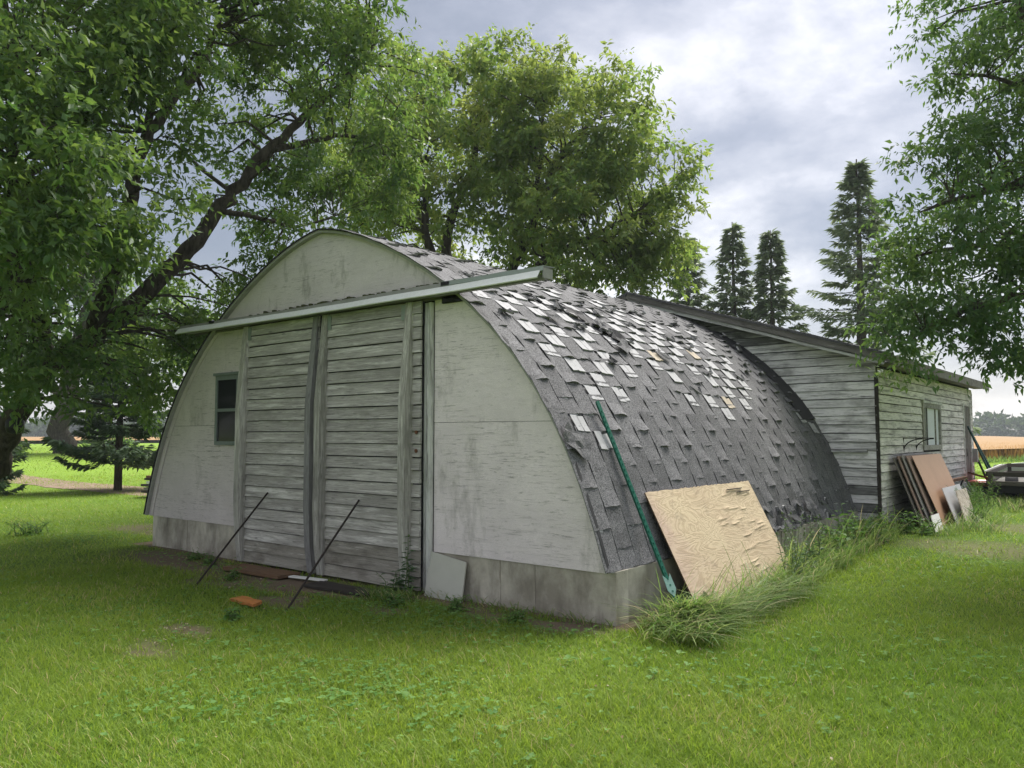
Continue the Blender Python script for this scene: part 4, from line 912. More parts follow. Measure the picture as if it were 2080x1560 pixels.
def tree(name, label, limbs, blobs, leafmat, nclus, nleaf, L0, W0, seed, group=None, droopy=0.4, cr=0.42, shell=0.35, bare=0.0):
    rng = np.random.default_rng(seed); base = Vector(limbs[0][0][0])
    root = tag(empty(name, (base.x, base.y, max(0, base.z))), label, 'tree', group); off = np.array(root.location)
    allp, allr = [], []
    for q, (pts, r0, r1) in enumerate(limbs):
        rr = list(np.linspace(r0, r1, len(pts)))
        p, r = smooth_path(pts, rr)
        p = [Vector(x) + Vector(rng.normal(0, .25, 3)) * r[i] for i, x in enumerate(p)]
        MB().tube([x - root.location for x in p], r, 9).build('trunk' if q == 0 else 'limb', M['bark'], root, smooth=True)
        allp += [tuple(x) for x in p]; allr += r
    AP, AR = np.array(allp), np.array(allr)
    C = []; tot = sum(b[3] ** 2 for b in blobs)
    for (x, y, z, r) in blobs:
        k = max(3, int(nclus * r * r / tot)); d = rng.normal(0, 1, (k, 3)); d /= np.linalg.norm(d, axis=1, keepdims=True)
        C.append(np.array((x, y, z)) + d * (r * rng.uniform(shell, 1.0, k) ** .6)[:, None] * (1, 1, .92))
    C = np.concatenate(C); twig = MB()
    if bare > 0:                                   # the main limb itself carries no leafy shoots
        tp = np.array([tuple(x) for x in smooth_path(limbs[0][0], [1] * len(limbs[0][0]))[0]])[14:48]
        C = C[np.min(np.linalg.norm(C[:, None] - tp[None], axis=2), axis=1) > bare]; TP, TD = [], []
    for c in C:
        d = np.linalg.norm(AP - c, axis=1) + .6 * np.maximum(0, AP[:, 2] - c[2]); j = int(np.argmin(d)); a = AP[j]; v = c - a; L = np.linalg.norm(v)
        mid = a + v * .5 + np.array((0, 0, .12 * L)) + rng.normal(0, .07 * L, 3); q1 = a + (mid - a) * .5 + rng.normal(0, .03 * L, 3); q2 = mid + (c - mid) * .55 + rng.normal(0, .03 * L, 3); r = min(AR[j] * .55, .012 + .012 * L)
        twig.tube([a - off, q1 - off, mid - off, q2 - off, c - off], [r, r * .8, r * .6, r * .42, r * .25], 4, cap=False)
    o = twig.build('twigs', M['bark'], root); tag(o, kind='stuff')
    # leafy shoots
    per = 11; ns = max(1, nleaf // per); K = len(C) * ns
    cc = np.repeat(C, ns, 0) + rng.normal(0, cr * .30, (K, 3)); d = rng.normal(0, 1, (K, 3)); d[:, 2] = d[:, 2] * .6 + .1; d /= np.linalg.norm(d, axis=1, keepdims=True); sl_ = rng.uniform(.5, 1.2, K) * cr
    t = np.tile(np.linspace(.1, 1, per), K); P0 = np.repeat(cc, per, 0); dd = np.repeat(d, per, 0); ll = np.repeat(sl_, per)
    P = P0 + dd * (t * ll)[:, None]; P[:, 2] -= droopy * .5 * ll * t * t; P += rng.normal(0, .02, P.shape)
    side = np.cross(dd, rng.normal(0, 1, P.shape)); side /= np.linalg.norm(side, axis=1, keepdims=True) + 1e-9
    hz_ = np.interp(np.abs(P[:, 0] - XC), PX[::-1], PZ[::-1], right=0.0) + .12          # no leaves inside or through the barn
    keep = ~((P[:, 0] > -8.1) & (P[:, 0] < .15) & (P[:, 1] > -.55) & (P[:, 1] < 7.1) & (P[:, 2] < np.maximum(hz_, np.where(np.abs(P[:, 0] - XC) < 4.15, .6, 0))))
    P, dd, side = P[keep], dd[keep], side[keep]
    D = dd * .55 + side * .8 + np.array((0, 0, -droopy)); Nn = rng.normal(0, .55, P.shape) + np.array((0, 0, 1.0))
    n = len(P); Lr = L0 * rng.uniform(.5, 1.4, n)
    V, F, b = leaves(P, D, Nn, Lr, Lr * W0 * rng.uniform(.8, 1.2, n), rng)
    crv = np.repeat(np.clip(rng.normal(.35, .25, len(C)), 0, 1), ns * per)[keep]; rnd = np.clip(crv * .6 + rng.random(n) * .5 - .05, 0, 1)
    bigmesh('crown', V - off, F, leafmat, root, attrs={'rnd': rnd[b]})
    return root
A_trunk = [(-12.08, -1.36, -0.24), (-11.31, -1.07, 0.83), (-10.80, -0.98, 1.55), (-10.13, -0.89, 2.32), (-9.49, -0.79, 2.72), (-8.80, -0.52, 3.11), (-8.11, -0.13, 3.68), (-7.66, 0.30, 4.36), (-7.47, 0.66, 5.01), (-7.34, 0.98, 5.49), (-7.19, 1.31, 6.06), (-7.08, 1.87, 6.72), (-6.95, 2.55, 7.50), (-6.84, 3.21, 8.45)]
A_2 = [(-8.80, -0.52, 3.11), (-8.03, -0.61, 3.90), (-7.33, -0.75, 4.68), (-7.14, -0.67, 5.56), (-7.19, -0.37, 6.15), (-7.25, 0.16, 6.94), (-7.18, 0.41, 7.69), (-7.41, 0.77, 8.87)]
A_3 = [(-7.19, 1.31, 6.06), (-6.87, 1.82, 6.28), (-6.53, 2.33, 6.48), (-6.39, 2.96, 6.50)]
A_4 = [(-9.49, -0.79, 2.72), (-7.89, -1.74, 3.44), (-6.89, -2.29, 4.14), (-6.35, -2.55, 4.84), (-6.23, -2.52, 5.67)]
A_5 = [(-7.14, -0.67, 5.56), (-6.91, -0.57, 6.71), (-6.85, -0.60, 7.59), (-6.81, -0.64, 8.40)]
A_6 = [(-11.31, -1.07, 0.83), (-11.54, -2.09, 3.02), (-11.54, -2.91, 5.18), (-11.75, -3.23, 7.03)]
A_7 = [(-7.47, 0.66, 5.01), (-7.35, 1.27, 5.05), (-7.21, 1.90, 5.00), (-7.02, 2.55, 5.27)]
A_b = [(-6.5, -2.2, 6.2, 1.2), (-6.2, -2.3, 4.9, 1.1), (-5.88, -2.41, 4.60, 1.70), (-7.44, 0.26, 7.03, 2.30), (-7.09, 2.57, 7.50, 1.90), (-7.44, 1.68, 5.48, 1.50), (-7.9, -1.75, 3.25, 1.35), (-9.02, 0.11, 3.0, 1.0), (-6.95, 0.74, 9.15, 2.30), (-10.38, -3.24, 4.88, 2.80), (-6.96, -2.01, 7.97, 2.30), (-7.03, 2.97, 6.31, 1.30), (-8.19, 0.94, 3.92, 1.10), (-8.3, -1.5, 2.75, .95), (-5.4, -2.9, 3.5, .8), (-9.6, .6, 2.75, .9), (-8.6, .9, 3.0, .7)]
tree('maple_tree', 'big leaning maple with dark curved trunk and dense crown left of the barn', [(A_trunk, .215, .04), (A_2, .13, .03), (A_3, .06, .02), (A_4, .075, .02), (A_5, .06, .02), (A_6, .2, .06), (A_7, .05, .015)], A_b, M['leafA'], 690, 225, .102, .46, 21, bare=.95)
B_1 = [(-9.89, 9.16, -.2), (-9.98, 8.78, 3.87), (-10.34, 8.34, 5.59), (-10.35, 7.99, 6.65), (-10.49, 8.04, 7.81), (-10.88, 8.22, 9.61)]
B_2 = [(-9.98, 9.35, -.2), (-10.08, 8.87, 4.89), (-10.40, 8.75, 6.30), (-10.29, 9.00, 7.49), (-10.03, 9.37, 8.70), (-9.95, 9.57, 10.19), (-9.74, 9.61, 11.74)]
B_3 = [(-9.95, 9.51, -.2), (-9.25, 9.44, 4.50), (-8.74, 9.60, 6.08), (-8.25, 9.67, 6.89), (-7.86, 9.66, 7.69), (-7.44, 9.92, 8.65), (-6.96, 10.51, 9.45)]
B_4 = [(-9.25, 9.44, 4.50), (-8.35, 9.69, 5.67), (-7.58, 9.89, 6.09), (-6.71, 10.30, 6.52), (-5.80, 10.86, 7.09), (-5.08, 11.38, 7.92)]
B_5 = [(-8.25, 9.67, 6.89), (-8.15, 9.85, 8.80), (-8.15, 9.97, 10.48), (-8.13, 10.00, 11.3)]
B_b = [(-9.65, 9.32, 9.70, 2.3), (-7.65, 10.21, 9.1, 2.3), (-6.45, 10.57, 7.38, 1.9), (-7.53, 10.03, 6.48, 2.2), (-10.65, 8.36, 8.56, 2.1), (-10.36, 8.62, 6.65, 1.7), (-5.12, 11.34, 7.92, .55), (-5.72, 11.16, 5.81, 1.0), (-7.0, 10.3, 5.35, 1.7), (-8.9, 9.81, 10.7, 1.0), (-11.73, 7.84, 7.36, 1.4), (-6.88, 10.83, 9.2, 1.4), (-10.9, 8.3, 10.2, 1.5), (-11.9, 7.6, 8.6, 1.5), (-5.7, 11, 6.6, 1.1), (-8.6, 9.6, 7.9, 1.6)]
tree('box_elder_tree', 'bushy yellow-green box elder with several stems standing behind the barn ridge', [(B_1, .2, .04), (B_2, .18, .03), (B_3, .17, .03), (B_4, .1, .02), (B_5, .07, .01)], B_b, M['leafB'], 440, 185, .15, .44, 22, cr=.5)
D_trunk = [(3.67, 9.19, -0.10), (3.51, 8.81, 1.49), (3.26, 8.21, 3.21), (2.91, 7.53, 4.88), (2.62, 6.93, 6.15), (2.42, 6.43, 7.11), (2.31, 6.26, 8.16)]
D_2 = [(3.26, 8.21, 3.21), (2.65, 6.66, 3.42), (2.09, 5.45, 3.25), (1.60, 4.57, 2.90), (1.32, 4.11, 2.64)]
D_3 = [(2.91, 7.53, 4.88), (2.36, 6.31, 4.83), (1.82, 5.38, 4.58), (1.43, 4.83, 4.34)]
D_4 = [(3.09, 7.86, 4.09), (2.52, 6.52, 3.93), (1.96, 5.42, 3.94), (1.36, 4.56, 3.75)]
D_5 = [(2.62, 6.93, 6.15), (2.16, 6.04, 6.24), (1.71, 5.41, 6.21)]
D_6 = [(3.26, 8.21, 3.21), (2.69, 6.49, 2.82), (2.25, 5.63, 2.65)]
D_b = [(1.42, 4.5, 3.35, .6), (1.75, 4.9, 3.0, .5), (2.49, 6.04, 6.34, 1.15), (2.30, 5.78, 4.46, 1.30), (1.95, 5.06, 3.52, 1.05), (1.41, 4.18, 2.70, 0.48), (2.22, 5.48, 2.61, 0.25), (3.22, 7.22, 5.41, 1.90), (3.22, 7.01, 7.89, 2.20), (3.49, 8.11, 3.72, 1.50), (1.47, 4.87, 4.22, 0.55), (1.61, 5.16, 5.14, 0.60), (2.53, 6.08, 3.20, 0.80)]
tree('ash_tree', 'deep green ash tree at the right edge with a low branch hanging before the shed', [(D_trunk, .2, .04), (D_2, .07, .012), (D_3, .06, .012), (D_4, .06, .012), (D_5, .04, .01), (D_6, .04, .01)], D_b, M['leafD'], 330, 190, .092, .40, 23, droopy=.55, cr=.36, shell=.2)

def spruce(name, label, base, H, R, seed, mat, nb=None, z0=0.06, group=None, spike=.16, dens=1.0):
    rng = np.random.default_rng(seed); root = tag(empty(name, base), label, 'tree', group)
    MB().tube([(0, 0, -.3), (0, 0, H * .3), (.02, 0, H * .7), (0, 0, H)], [.022 * H, .018 * H, .008 * H, .002 * H], 8).build('trunk', M['bark_far'], root, smooth=True)
    bm = MB(); P, D = [], []; z = H * z0
    while z < H * .985:
        f = 1 - z / H; k = rng.integers(4, 7); r = R * (f ** .95) * rng.uniform(.6, 1.15) + .08
        for i in range(k):
            a = 2 * np.pi * (i + rng.random()) / k; rr = r * rng.uniform(.6, 1.15); zz_ = z + rng.uniform(-.1, .1)
            u = np.array((math.cos(a), math.sin(a), 0)); sag = rng.uniform(.05, .28) * (f + .1); pts = []
            for q in range(6): t = q / 5; pts.append(u * rr * t + np.array((0, 0, zz_ - rr * sag * math.sin(t * 2.4) * 1.1 + rr * .16 * t * t)))
            bm.tube(pts, [.012 * rr + .006, .01 * rr + .004, .008 * rr + .003, .006 * rr, .004 * rr, .002], 3, cap=False)
            pts = np.array(pts); m = int((28 + 34 * rr) * dens); t = .1 + .93 * rng.random(m) ** .6; ix = np.clip((t * 5).astype(int), 0, 4); fr = (t * 5 - ix)[:, None]; b = pts[ix] * (1 - fr) + pts[ix + 1] * fr
            w = (.34 * rr * (1.15 - t) + .08) ; s = np.cross(u, (0, 0, 1)); lat = rng.uniform(-1, 1, m); b = b + s * (lat * w)[:, None] * .8; b[:, 2] -= np.abs(rng.normal(0, .05, m)) * rr * .6
            dd = u * .75 + s * (np.sign(lat) * .7)[:, None] + rng.normal(0, .28, (m, 3)) + np.array((0, 0, -.18)); P.append(b); D.append(dd)
        z += H * .027 * rng.uniform(.7, 1.4) * (.5 + .8 * f)
    o = bm.build('boughs', M['bark_far'], root); tag(o, kind='stuff')
    P, D = np.concatenate(P), np.concatenate(D); n = len(P); L = spike * rng.uniform(.6, 1.5, n)
    V, F, b = leaves(P, D, rng.normal(0, .5, P.shape) + (0, 0, 1), L, L * .30, rng, .3, .1)
    bigmesh('crown', V, F, mat, root, attrs={'rnd': np.clip(rng.normal(.45, .28, n), 0, 1)[b]}); return root
GS = 'spruces standing behind the shed'
spruce('spruce_tree', 'tallest spruce behind the shed roof beside the ash tree', (-5.12, 26.2, 0), 12.3, 3.7, 31, M['needle'], group=GS, spike=.30, dens=.8)
spruce('spruce_tree', 'pointed spruce behind the shed ridge, middle of the three close together', (-9.78, 25.16, 0), 10.4, 2.8, 32, M['needle'], group=GS, spike=.28, dens=.75)
spruce('spruce_tree', 'slim spruce behind the shed, right one of the three close together', (-8.2, 25.2, 0), 9.8, 2.6, 33, M['needle'], group=GS, spike=.28, dens=.75)
spruce('spruce_tree', 'spruce half hidden behind the box elder, left of the three close together', (-11.7, 24.9, 0), 10.2, 3.0, 34, M['needle'], group=GS, spike=.28, dens=.75)
spruce('spruce_tree', 'dark spruce with bare lower trunk left of the barn under the maple', (-19.8, 5.0, 0), 5.6, 1.9, 35, M['needle_blue'], z0=.16, spike=.2, dens=2.2)
spruce('spruce_tree', 'pale young spruce at the left edge behind the leaning trunk', (-20.8, 1.6, 0), 3.6, 1.7, 36, M['needle_blue'], z0=.05, spike=.17, dens=1.8)
# far thick trunk on the left with some brush
BT = [(-44.5, 13.3, .4), (-44.4, 13.4, 3.5), (-44.0, 13.8, 6.5), (-43.5, 14, 9)]
tree('oak_tree', 'thick-trunked tree standing far across the lawn on the left', [(BT, .62, .3), ([(-44.4, 13.4, 3.5), (-43, 16, 6.5), (-42, 18, 9)], .3, .1), ([(-44.4, 13.4, 3.5), (-46, 11, 6.5), (-47, 9, 9)], .3, .1)], [(-44, 13.5, 8.5, 4.0), (-42, 17.5, 8, 3.2), (-46.5, 9.5, 8, 3.2), (-44, 13, 12, 3.5)], M['leafA'], 160, 110, .34, .5, 37, cr=1.0)
for i, (x, y, r, h) in enumerate([(-43, 9.5, 1.4, 1.3), (-45, 16, 1.6, 1.5), (-41.5, 19.5, 1.8, 1.2), (-38, 3.5, 1.8, 1.6), (-40, 24, 2, 1.6)]):
    rng = np.random.default_rng(60 + i); n = 1500; d = rng.normal(0, 1, (n, 3)); d /= np.linalg.norm(d, axis=1, keepdims=True); d[:, 2] = np.abs(d[:, 2]); P = d * (rng.uniform(.3, 1, n) ** .5)[:, None] * (r, r, h)
    o = tag(empty('shrub', (x, y, tz(x, y) - .05)), ['low green brush just left of the thick far trunk', 'low green brush just right of the thick far trunk', 'low brush at the far lawn edge, right of the far trunk', 'bushy shrub at the far left edge of the lawn', 'shrub behind the dark spruce at the lawn edge'][i], 'shrub', 'brush along the far lawn edge')
    V, F, b = leaves(P, d + rng.normal(0, .5, P.shape), rng.normal(0, .4, P.shape) + (0, 0, 1), rng.uniform(.1, .3, n), rng.uniform(.05, .14, n), rng); bigmesh('foliage', V, F, M['weed'], o, attrs={'rnd': rng.random(n)[b]})
    mb = MB()
    for q in range(6): a = q * 1.05; mb.tube([(0, 0, 0), (math.cos(a) * r * .5, math.sin(a) * r * .5, h * .7)], [.03, .008], 4)
    mb.build('stems', M['bark'], o)
# dark round feeder hanging under the maple limb
o = tag(empty('hanging_feeder', (-10.35, -1.0, 1.62)), 'small dark round feeder hanging beside the leaning maple trunk', 'feeder')
V, F = [], []; k = 16
for z, r in ((0, .05), (.03, .11), (.1, .135), (.2, .13), (.26, .09), (.28, .02)):
    for i in range(k): a = 2 * math.pi * i / k; V.append((r * math.cos(a), r * math.sin(a), z))
for q in range(5):
    for i in range(k): F.append((q * k + i, q * k + (i + 1) % k, (q + 1) * k + (i + 1) % k, (q + 1) * k + i))
F += [tuple(range(k))[::-1], tuple(5 * k + i for i in range(k))]; mesh('body', V, F, M['iron'], o, smooth=True); MB().tube([(0, 0, .27), (.1, .02, .72)], .004, 5).build('wire', M['iron'], o)

# tall grass along the right side of the barn
rng = np.random.default_rng(71); Pp, Hh, Az, Ln, Bn = [], [], [], [], []
def clump(x, y, n, r, h, az, spread, bend):
    a = rng.uniform(0, 2 * np.pi, n); q = r * np.sqrt(rng.random(n)); px, py = x + q * np.cos(a), y + q * np.sin(a); Pp.append(np.stack([px, py, terr(px, py) - .01], 1)); Hh.append(h * rng.uniform(.3, 1.2, n)); Az.append(rng.normal(az, spread, n)); Bn.append(rng.uniform(.5, 1.2, n) * bend); Ln.append(rng.uniform(.05, .45, n))
for i in range(26):   # matted long grass at the foot of the sheet and post
    t = i / 25; clump(.42 + .25 * rng.random() + .05 * math.sin(i), -.15 + 2.6 * t, 75, .20, .38, RAD(-35) + rng.normal(0, .9), .8, 1.2)
for i in range(9): clump(.25 + .25 * rng.random(), .0 + .75 * rng.random(), 150, .16, .36, rng.uniform(-1.2, .4), .8, 1.0)
for i in range(34):
    t = i / 33; clump(.36 + .2 * rng.random() - .12 * t, 2.3 + 4.9 * t, 95, .24, .34 - .12 * t, RAD(-20) + rng.normal(0, .8), 1.2, .7)
for i in range(16): clump(.15 + .1 * rng.random(), 3.3 + 3.6 * i / 15, 110, .14, .34, rng.uniform(-1, 1), 1.2, .6)
for i in range(16): clump(.9 + .6 * rng.random(), 7.2 + 5.2 * i / 15, 90, .3, .28, rng.uniform(-3, 3), 1.5, .6)
for i in range(14): clump(1.1 + 1.8 * rng.random(), 10.7 + 1.6 * rng.random(), 120, .35, .26, rng.uniform(-3, 3), 1.5, .5)
for i in range(26): clump(.3 + .4 * rng.random(), -.1 + 6.4 * rng.random(), 7, .12, .62, rng.uniform(-2, 2), .8, .35)     # thin upright seed stalks
for i in range(12): clump(-2.25 + 2.2 * i / 11, -.08, 26, .09, .13, -1.57, .9, .7)
for i in range(8): clump(-2.5 + rng.random() * .6, -.35 - .2 * rng.random(), 50, .12, .16, -1.57, 1.5, .6)
Pp = np.concatenate(Pp); n = len(Pp); Hh, Az, Ln, Bn = map(np.concatenate, (Hh, Az, Ln, Bn))
ok = ~((Pp[:, 0] < .03) & (Pp[:, 1] > 0)) & ~((Pp[:, 0] < .36) & (Pp[:, 1] > .86) & (Pp[:, 1] < 3.2)); Pp, Hh, Az, Ln, Bn = Pp[ok], Hh[ok], Az[ok], Ln[ok], Bn[ok]; n = len(Pp)
V, F, b = blades(Pp, Hh, rng.uniform(.006, .013, n), Ln, Bn, 5, Az, rng)
tag(bigmesh('tall_grass', V, F, M['tallgrass'], attrs={'rnd': np.where(rng.random(n) < .09, 1.0, np.clip(rng.normal(.4, .32, n), 0, .92))[b]}), 'long matted unmown grass along the right foundation of the barn', 'grass', kind='stuff')

# pale chips and dead leaves on the bare patches
rng = np.random.default_rng(140); P = np.concatenate([rng.normal((-2.75, -2.35), (.28, .12), (110, 2)), rng.normal((-2.4, -2.75), (.3, .14), (70, 2)), rng.normal((-4.2, -.8), (1.2, .25), (160, 2)), rng.normal((-1.5, -2.2), (3.0, 1.2), (160, 2)), rng.normal((1.5, -1.5), (1.6, 1.6), (120, 2))]); P = P[lawn_ok(P[:, 0], P[:, 1])]; n = len(P)
a = rng.uniform(0, 6.28, n); L = rng.uniform(.008, .028, n); V, F, b = leaves(np.stack([P[:, 0], P[:, 1], terr(P[:, 0], P[:, 1]) + .012 + .015 * rng.random(n)], 1), np.stack([np.cos(a), np.sin(a), rng.normal(0, .2, n)], 1), rng.normal(0, .3, (n, 3)) + (0, 0, 1), L, L * .7, rng)
M['chips'] = leaf_mat('pale_chips', (0.22, 0.15, 0.08), (0.55, 0.47, 0.36), (0.2, 0.15, 0.08), (0.4, 0.33, 0.2), 0.1, 0.1)
tag(bigmesh('litter', V, F, M['chips'], attrs={'rnd': rng.random(n)[b]}), 'pale wood chips and dead leaves strewn on the bare patches of lawn', 'litter', kind='stuff')
# broad-leaved weeds and clover in the lawn
rng = np.random.default_rng(72); X, Y = [], []
for (cx, cy, rx, ry, n) in [(-5.3, -.55, 1.0, .35, 700), (-6.6, -.45, .7, .3, 350), (-3.6, -1.0, .8, .35, 420), (-2.2, -.9, .9, .35, 600), (-1.2, -.55, .8, .3, 450), (-1.0, -1.0, 1.0, .5, 500), (-.4, -2.4, .8, .6, 700), (-.9, -3.2, .8, .5, 420), (-6.5, -3.0, 1.6, 1.0, 900), (-4.5, -3.6, 1.0, .8, 500), (1.2, -.9, 1.2, .8, 420), (2.6, .6, 1.4, 1.2, 500), (1.6, 4.5, 1.2, 2.0, 450), (-1.7, -2.2, 2.0, .9, 600), (-3.5, -2.4, 1.2, .8, 400), (-9.5, -.6, 1.4, .8, 600), (0.6, -2.6, 1.5, .8, 380), (-.3, -.45, .5, .25, 260)]:
    X.append(rng.normal(cx, rx * .5, n)); Y.append(rng.normal(cy, ry * .5, n))
X, Y = np.concatenate(X), np.concatenate(Y); ok = lawn_ok(X, Y) & (rng.random(len(X)) < .5) & (rng.random(len(X)) > .7 * dirtmask(X, Y)); X, Y = X[ok], Y[ok]; k = 3; n = len(X); a = rng.uniform(0, 6.28, n); h = rng.uniform(.02, .065, n)
P = np.repeat(np.stack([X, Y, terr(X, Y) + h], 1), k, 0); aa = np.repeat(a, k) + np.tile(np.arange(k) * 2.1, n); D = np.stack([np.cos(aa), np.sin(aa), rng.uniform(-.1, .5, n * k)], 1); L = np.repeat(rng.uniform(.012, .030, n) * np.where(rng.random(n) > .95, 1.9, 1), k)
V, F, b = leaves(P, D, rng.normal(0, .25, P.shape) + (0, 0, 1), L, L * .85, rng, .2, .1)
tag(bigmesh('clover', V, F, M['clover'], attrs={'rnd': np.repeat(np.clip(rng.normal(.4, .3, n), 0, 1), k)[b]}), 'clover and low broad-leaved weeds scattered through the lawn', 'clover', kind='stuff')

def weed(name, label, loc, h, nst, spread, Ll, Wl, mat, seed, nl=16, up=.35, group=None, heads=False):
    rng = np.random.default_rng(seed); o = tag(empty(name, (loc[0], loc[1], tz(*loc) - .01)), label, 'weed', group); P, D, mb = [], [], MB(); hd = MB()
    for s in range(nst):
        a = rng.uniform(0, 6.28); b = rng.uniform(0, spread); hh = h * rng.uniform(.6, 1.05) if s else h; x0, y0 = rng.normal(0, spread * .25, 2)
        pts = [np.array((x0 + math.cos(a) * b * t * t, y0 + math.sin(a) * b * t * t, hh * t)) + rng.normal(0, .008, 3) for t in np.linspace(0, 1, 6)]
        mb.tube(pts, [.006, .0055, .005, .004, .003, .0015], 5, cap=False); pts = np.array(pts); t = np.linspace(.12, 1, nl); ix = np.clip((t * 5).astype(int), 0, 4); fr = (t * 5 - ix)[:, None]
        bp = pts[ix] * (1 - fr) + pts[ix + 1] * fr; an = np.arange(nl) * 2.4 + rng.uniform(0, 6); P.append(bp); D.append(np.stack([np.cos(an), np.sin(an), np.full(nl, up) + rng.normal(0, .2, nl)], 1))
        if heads: hd.tube([pts[-1], pts[-1] + (0, 0, .012), pts[-1] + (0, 0, .028)], [.004, .011, .006], 6)
    mb.build('stem', M['stem'], o); P, D = np.concatenate(P), np.concatenate(D); n = len(P); tt = np.tile(np.linspace(1.15, .5, nl), nst); L = Ll * tt * rng.uniform(.7, 1.2, n)
    V, F, b = leaves(P, D, rng.normal(0, .2, P.shape) + (0, 0, 1), L, L * Wl, rng, .3, .25); bigmesh('leaf_sprays', V, F, mat, o, attrs={'rnd': np.clip(rng.normal(.4, .25, n), 0, 1)[b]})
    if heads: tag(hd.build('seed_heads', M['stem'], o), kind='stuff')
    return o
weed('thistle', 'tall thin thistle growing at the right door jamb', (-2.28, -.22), .60, 2, .05, .13, .26, M['thistle'], 81, 26, .3, heads=True)
weed('thistle', 'lower bushy thistle leaning by the door jamb beside the tall one', (-2.42, -.30), .26, 4, .15, .10, .28, M['thistle'], 82, 12)
for i, (x, y, h, lab) in enumerate([(.42, 2.95, .72, 'tallest branching thistle in front of the right end of the plywood sheet'), (.55, 2.7, .55, 'thin thistle in front of the lower right corner of the plywood sheet'), (.50, 3.35, .62, 'branching thistle just past the right end of the plywood sheet'), (.40, 3.8, .6, 'thistle in the tall grass beside the torn lower shingles')]):
    weed('thistle', lab, (x, y), h, 5, .22, .085, .28, M['thistle'], 83 + i, 20, .5, 'thistles by the plywood sheet', True)
for i, (x, y, h, Ll, lab) in enumerate([(.42, 4.6, .5, .15, 'leafy pale green weed in the middle of the tall grass strip'), (.36, 5.3, .55, .16, 'broad-leaved weed with star-like top below the roof edge'), (.45, 5.9, .4, .14, 'low broad-leaved weed near the far end of the foundation'), (.42, 6.6, .42, .10, 'bushy weed at the foot of the shed corner, nearest the barn'), (.62, 7.0, .36, .11, 'leafy weed before the shed corner board'), (.95, 7.0, .34, .09, 'weed growing at the foot of the leaning stack of sheets')]):
    weed('leafy_weed', lab, (x, y), h, 8, .3, Ll, .5, M['weed'], 91 + i, 9, .35, 'broad-leaved weeds along the barn side')
for i, (x, y, h, lab) in enumerate([(1.05, 9.3, .5, 'feathery tall weed right of the small flaking panel'), (1.2, 9.9, .62, 'tall dark-stemmed weed before the ladder'), (1.3, 8.7, .34, 'feathery weed at the right foot of the flaking panel'), (1.0, 10.5, .45, 'feathery weed beneath the sawhorse')]):
    weed('feathery_weed', lab, (x, y), h, 14, .3, .075, .2, M['weed'], 101 + i, 24, .6, 'feathery weeds by the sheets')
for i, (x, y, lab) in enumerate([(-1.45, -.42, 'round leafy weed before the small beige panel'), (-2.05, -.62, 'yellow-green leafy weed before the right door jamb'), (-.75, -.42, 'small upright weed before the concrete foundation'), (-6.1, -.35, 'dark leafy weed by the left foundation wall'), (-5.6, -.45, 'leafy weed on the soil beside the left door'), (-4.45, -.85, 'small leafy weed between the two leaning rods'), (-2.7, -1.9, 'pale leafy weed by the bare soil patch'), (-10.6, -.6, 'low dark bushy weed at the left edge of the lawn')]):
    weed('leafy_weed', lab, (x, y), .15 if i != 7 else .3, 9 if i != 7 else 24, .14 if i != 7 else .5, .075, .6, M['weed'], 111 + i, 6, .3, 'small weeds in the lawn')

# wheat field, its weedy edge, far wood
fy0, fy1 = 45, 400
FX = np.linspace(-60, 260, 60); FY = fy0 + (np.linspace(0, 1, 40) ** 2) * (fy1 - fy0); A_, B_ = np.meshgrid(FX, FY); zf = terr(A_, B_) + .72 + .08 * (fbm(A_ * .2, B_ * .2, 55) - .5)
i_ = (np.arange(39)[:, None] * 60 + np.arange(59)[None, :]).ravel()
fld = bigmesh('wheat_field', np.stack([A_.ravel(), B_.ravel(), zf.ravel()], 1), np.stack([i_, i_ + 1, i_ + 61, i_ + 60], 1), M['field']); tag(fld, kind='structure')
rng = np.random.default_rng(120); n = 60000; y = fy0 + 60 * rng.random(n) ** 2.2 - .3; x = rng.uniform(-45, 60, n)
V, F, b = blades(np.stack([x, y, terr(x, y)], 1), rng.uniform(.7, .98, n), rng.uniform(.02, .05, n), rng.uniform(0, .12, n), rng.uniform(0, .15, n), 1, None, rng)
tag(bigmesh('wheat', V, F, M['wheat'], attrs={'rnd': rng.random(n)[b]}), 'ripe orange wheat standing beyond the lawn behind the shed', 'wheat', kind='stuff')
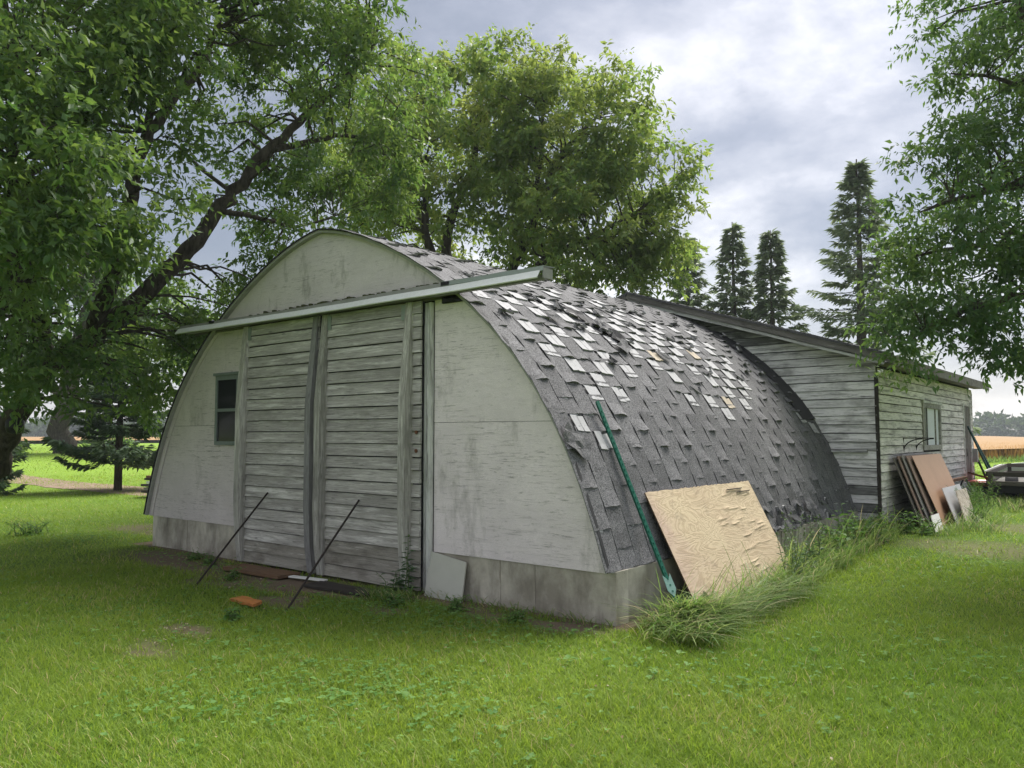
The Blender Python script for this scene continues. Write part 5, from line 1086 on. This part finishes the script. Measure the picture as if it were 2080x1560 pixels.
n = 16000; y = rng.normal(43.6, .7, n); x = rng.uniform(-45, 60, n)
V, F, b = blades(np.stack([x, y, terr(x, y)], 1), rng.uniform(.15, .5, n), rng.uniform(.03, .07, n), rng.uniform(0, .5, n), rng.uniform(0, .5, n), 1, None, rng)
tag(bigmesh('verge_grass', V, F, M['tallgrass'], attrs={'rnd': rng.random(n)[b] * .6}), 'strip of rough green grass along the near edge of the wheat', 'grass', kind='stuff')
A_ = np.array([(-340, -120, 1.0), (-95, -60, 1.0), (-95, 150, 1.0), (-340, 220, 1.0)]); tag(bigmesh('stubble_field', A_, np.array([[0, 1, 2, 3]]), M['field']), kind='structure')
rng = np.random.default_rng(130); P, D = [], []
for i in range(460):
    az = rng.uniform(RAD(-40), RAD(105)); dist = rng.uniform(330, 420); cx, cy = CAMXY[0] - math.sin(az) * dist, CAMXY[1] + math.cos(az) * dist; h = rng.uniform(5.5, 10); r = rng.uniform(4, 8); k = 230
    d = rng.normal(0, 1, (k, 3)); d /= np.linalg.norm(d, axis=1, keepdims=True); q = d * (rng.uniform(.5, 1, k))[:, None] * (r, r, h * .55) + (cx, cy, h * .45); P.append(q); D.append(d + rng.normal(0, .4, d.shape))
P, D = np.concatenate(P), np.concatenate(D); n = len(P); V, F, b = leaves(P, D, rng.normal(0, .6, P.shape) + (0, 0, 1), rng.uniform(1.2, 2.4, n), rng.uniform(1.0, 1.8, n), rng)
tag(bigmesh('far_wood', V, F, M['far_leaf'], attrs={'rnd': rng.random(n)[b]}), 'distant hazy wood along the horizon beyond the wheat', 'wood', kind='stuff')

# hazy summer air: one even volume round the whole place, the sky outside it
m = bpy.data.materials.new('haze'); m.use_nodes = True; N = nodes(m.node_tree)
pv = N('ShaderNodeVolumePrincipled', inp={'Color': (0.80, 0.86, 0.95, 1), 'Density': 0.0006, 'Anisotropy': 0.2})
N('ShaderNodeOutputMaterial', inp={'Volume': pv.outputs[0]})
tag(MB().box(-480, 480, -480, 480, -2.5, 16).build('haze', m), 'thin pale summer haze lying over the fields', 'haze', kind='stuff')
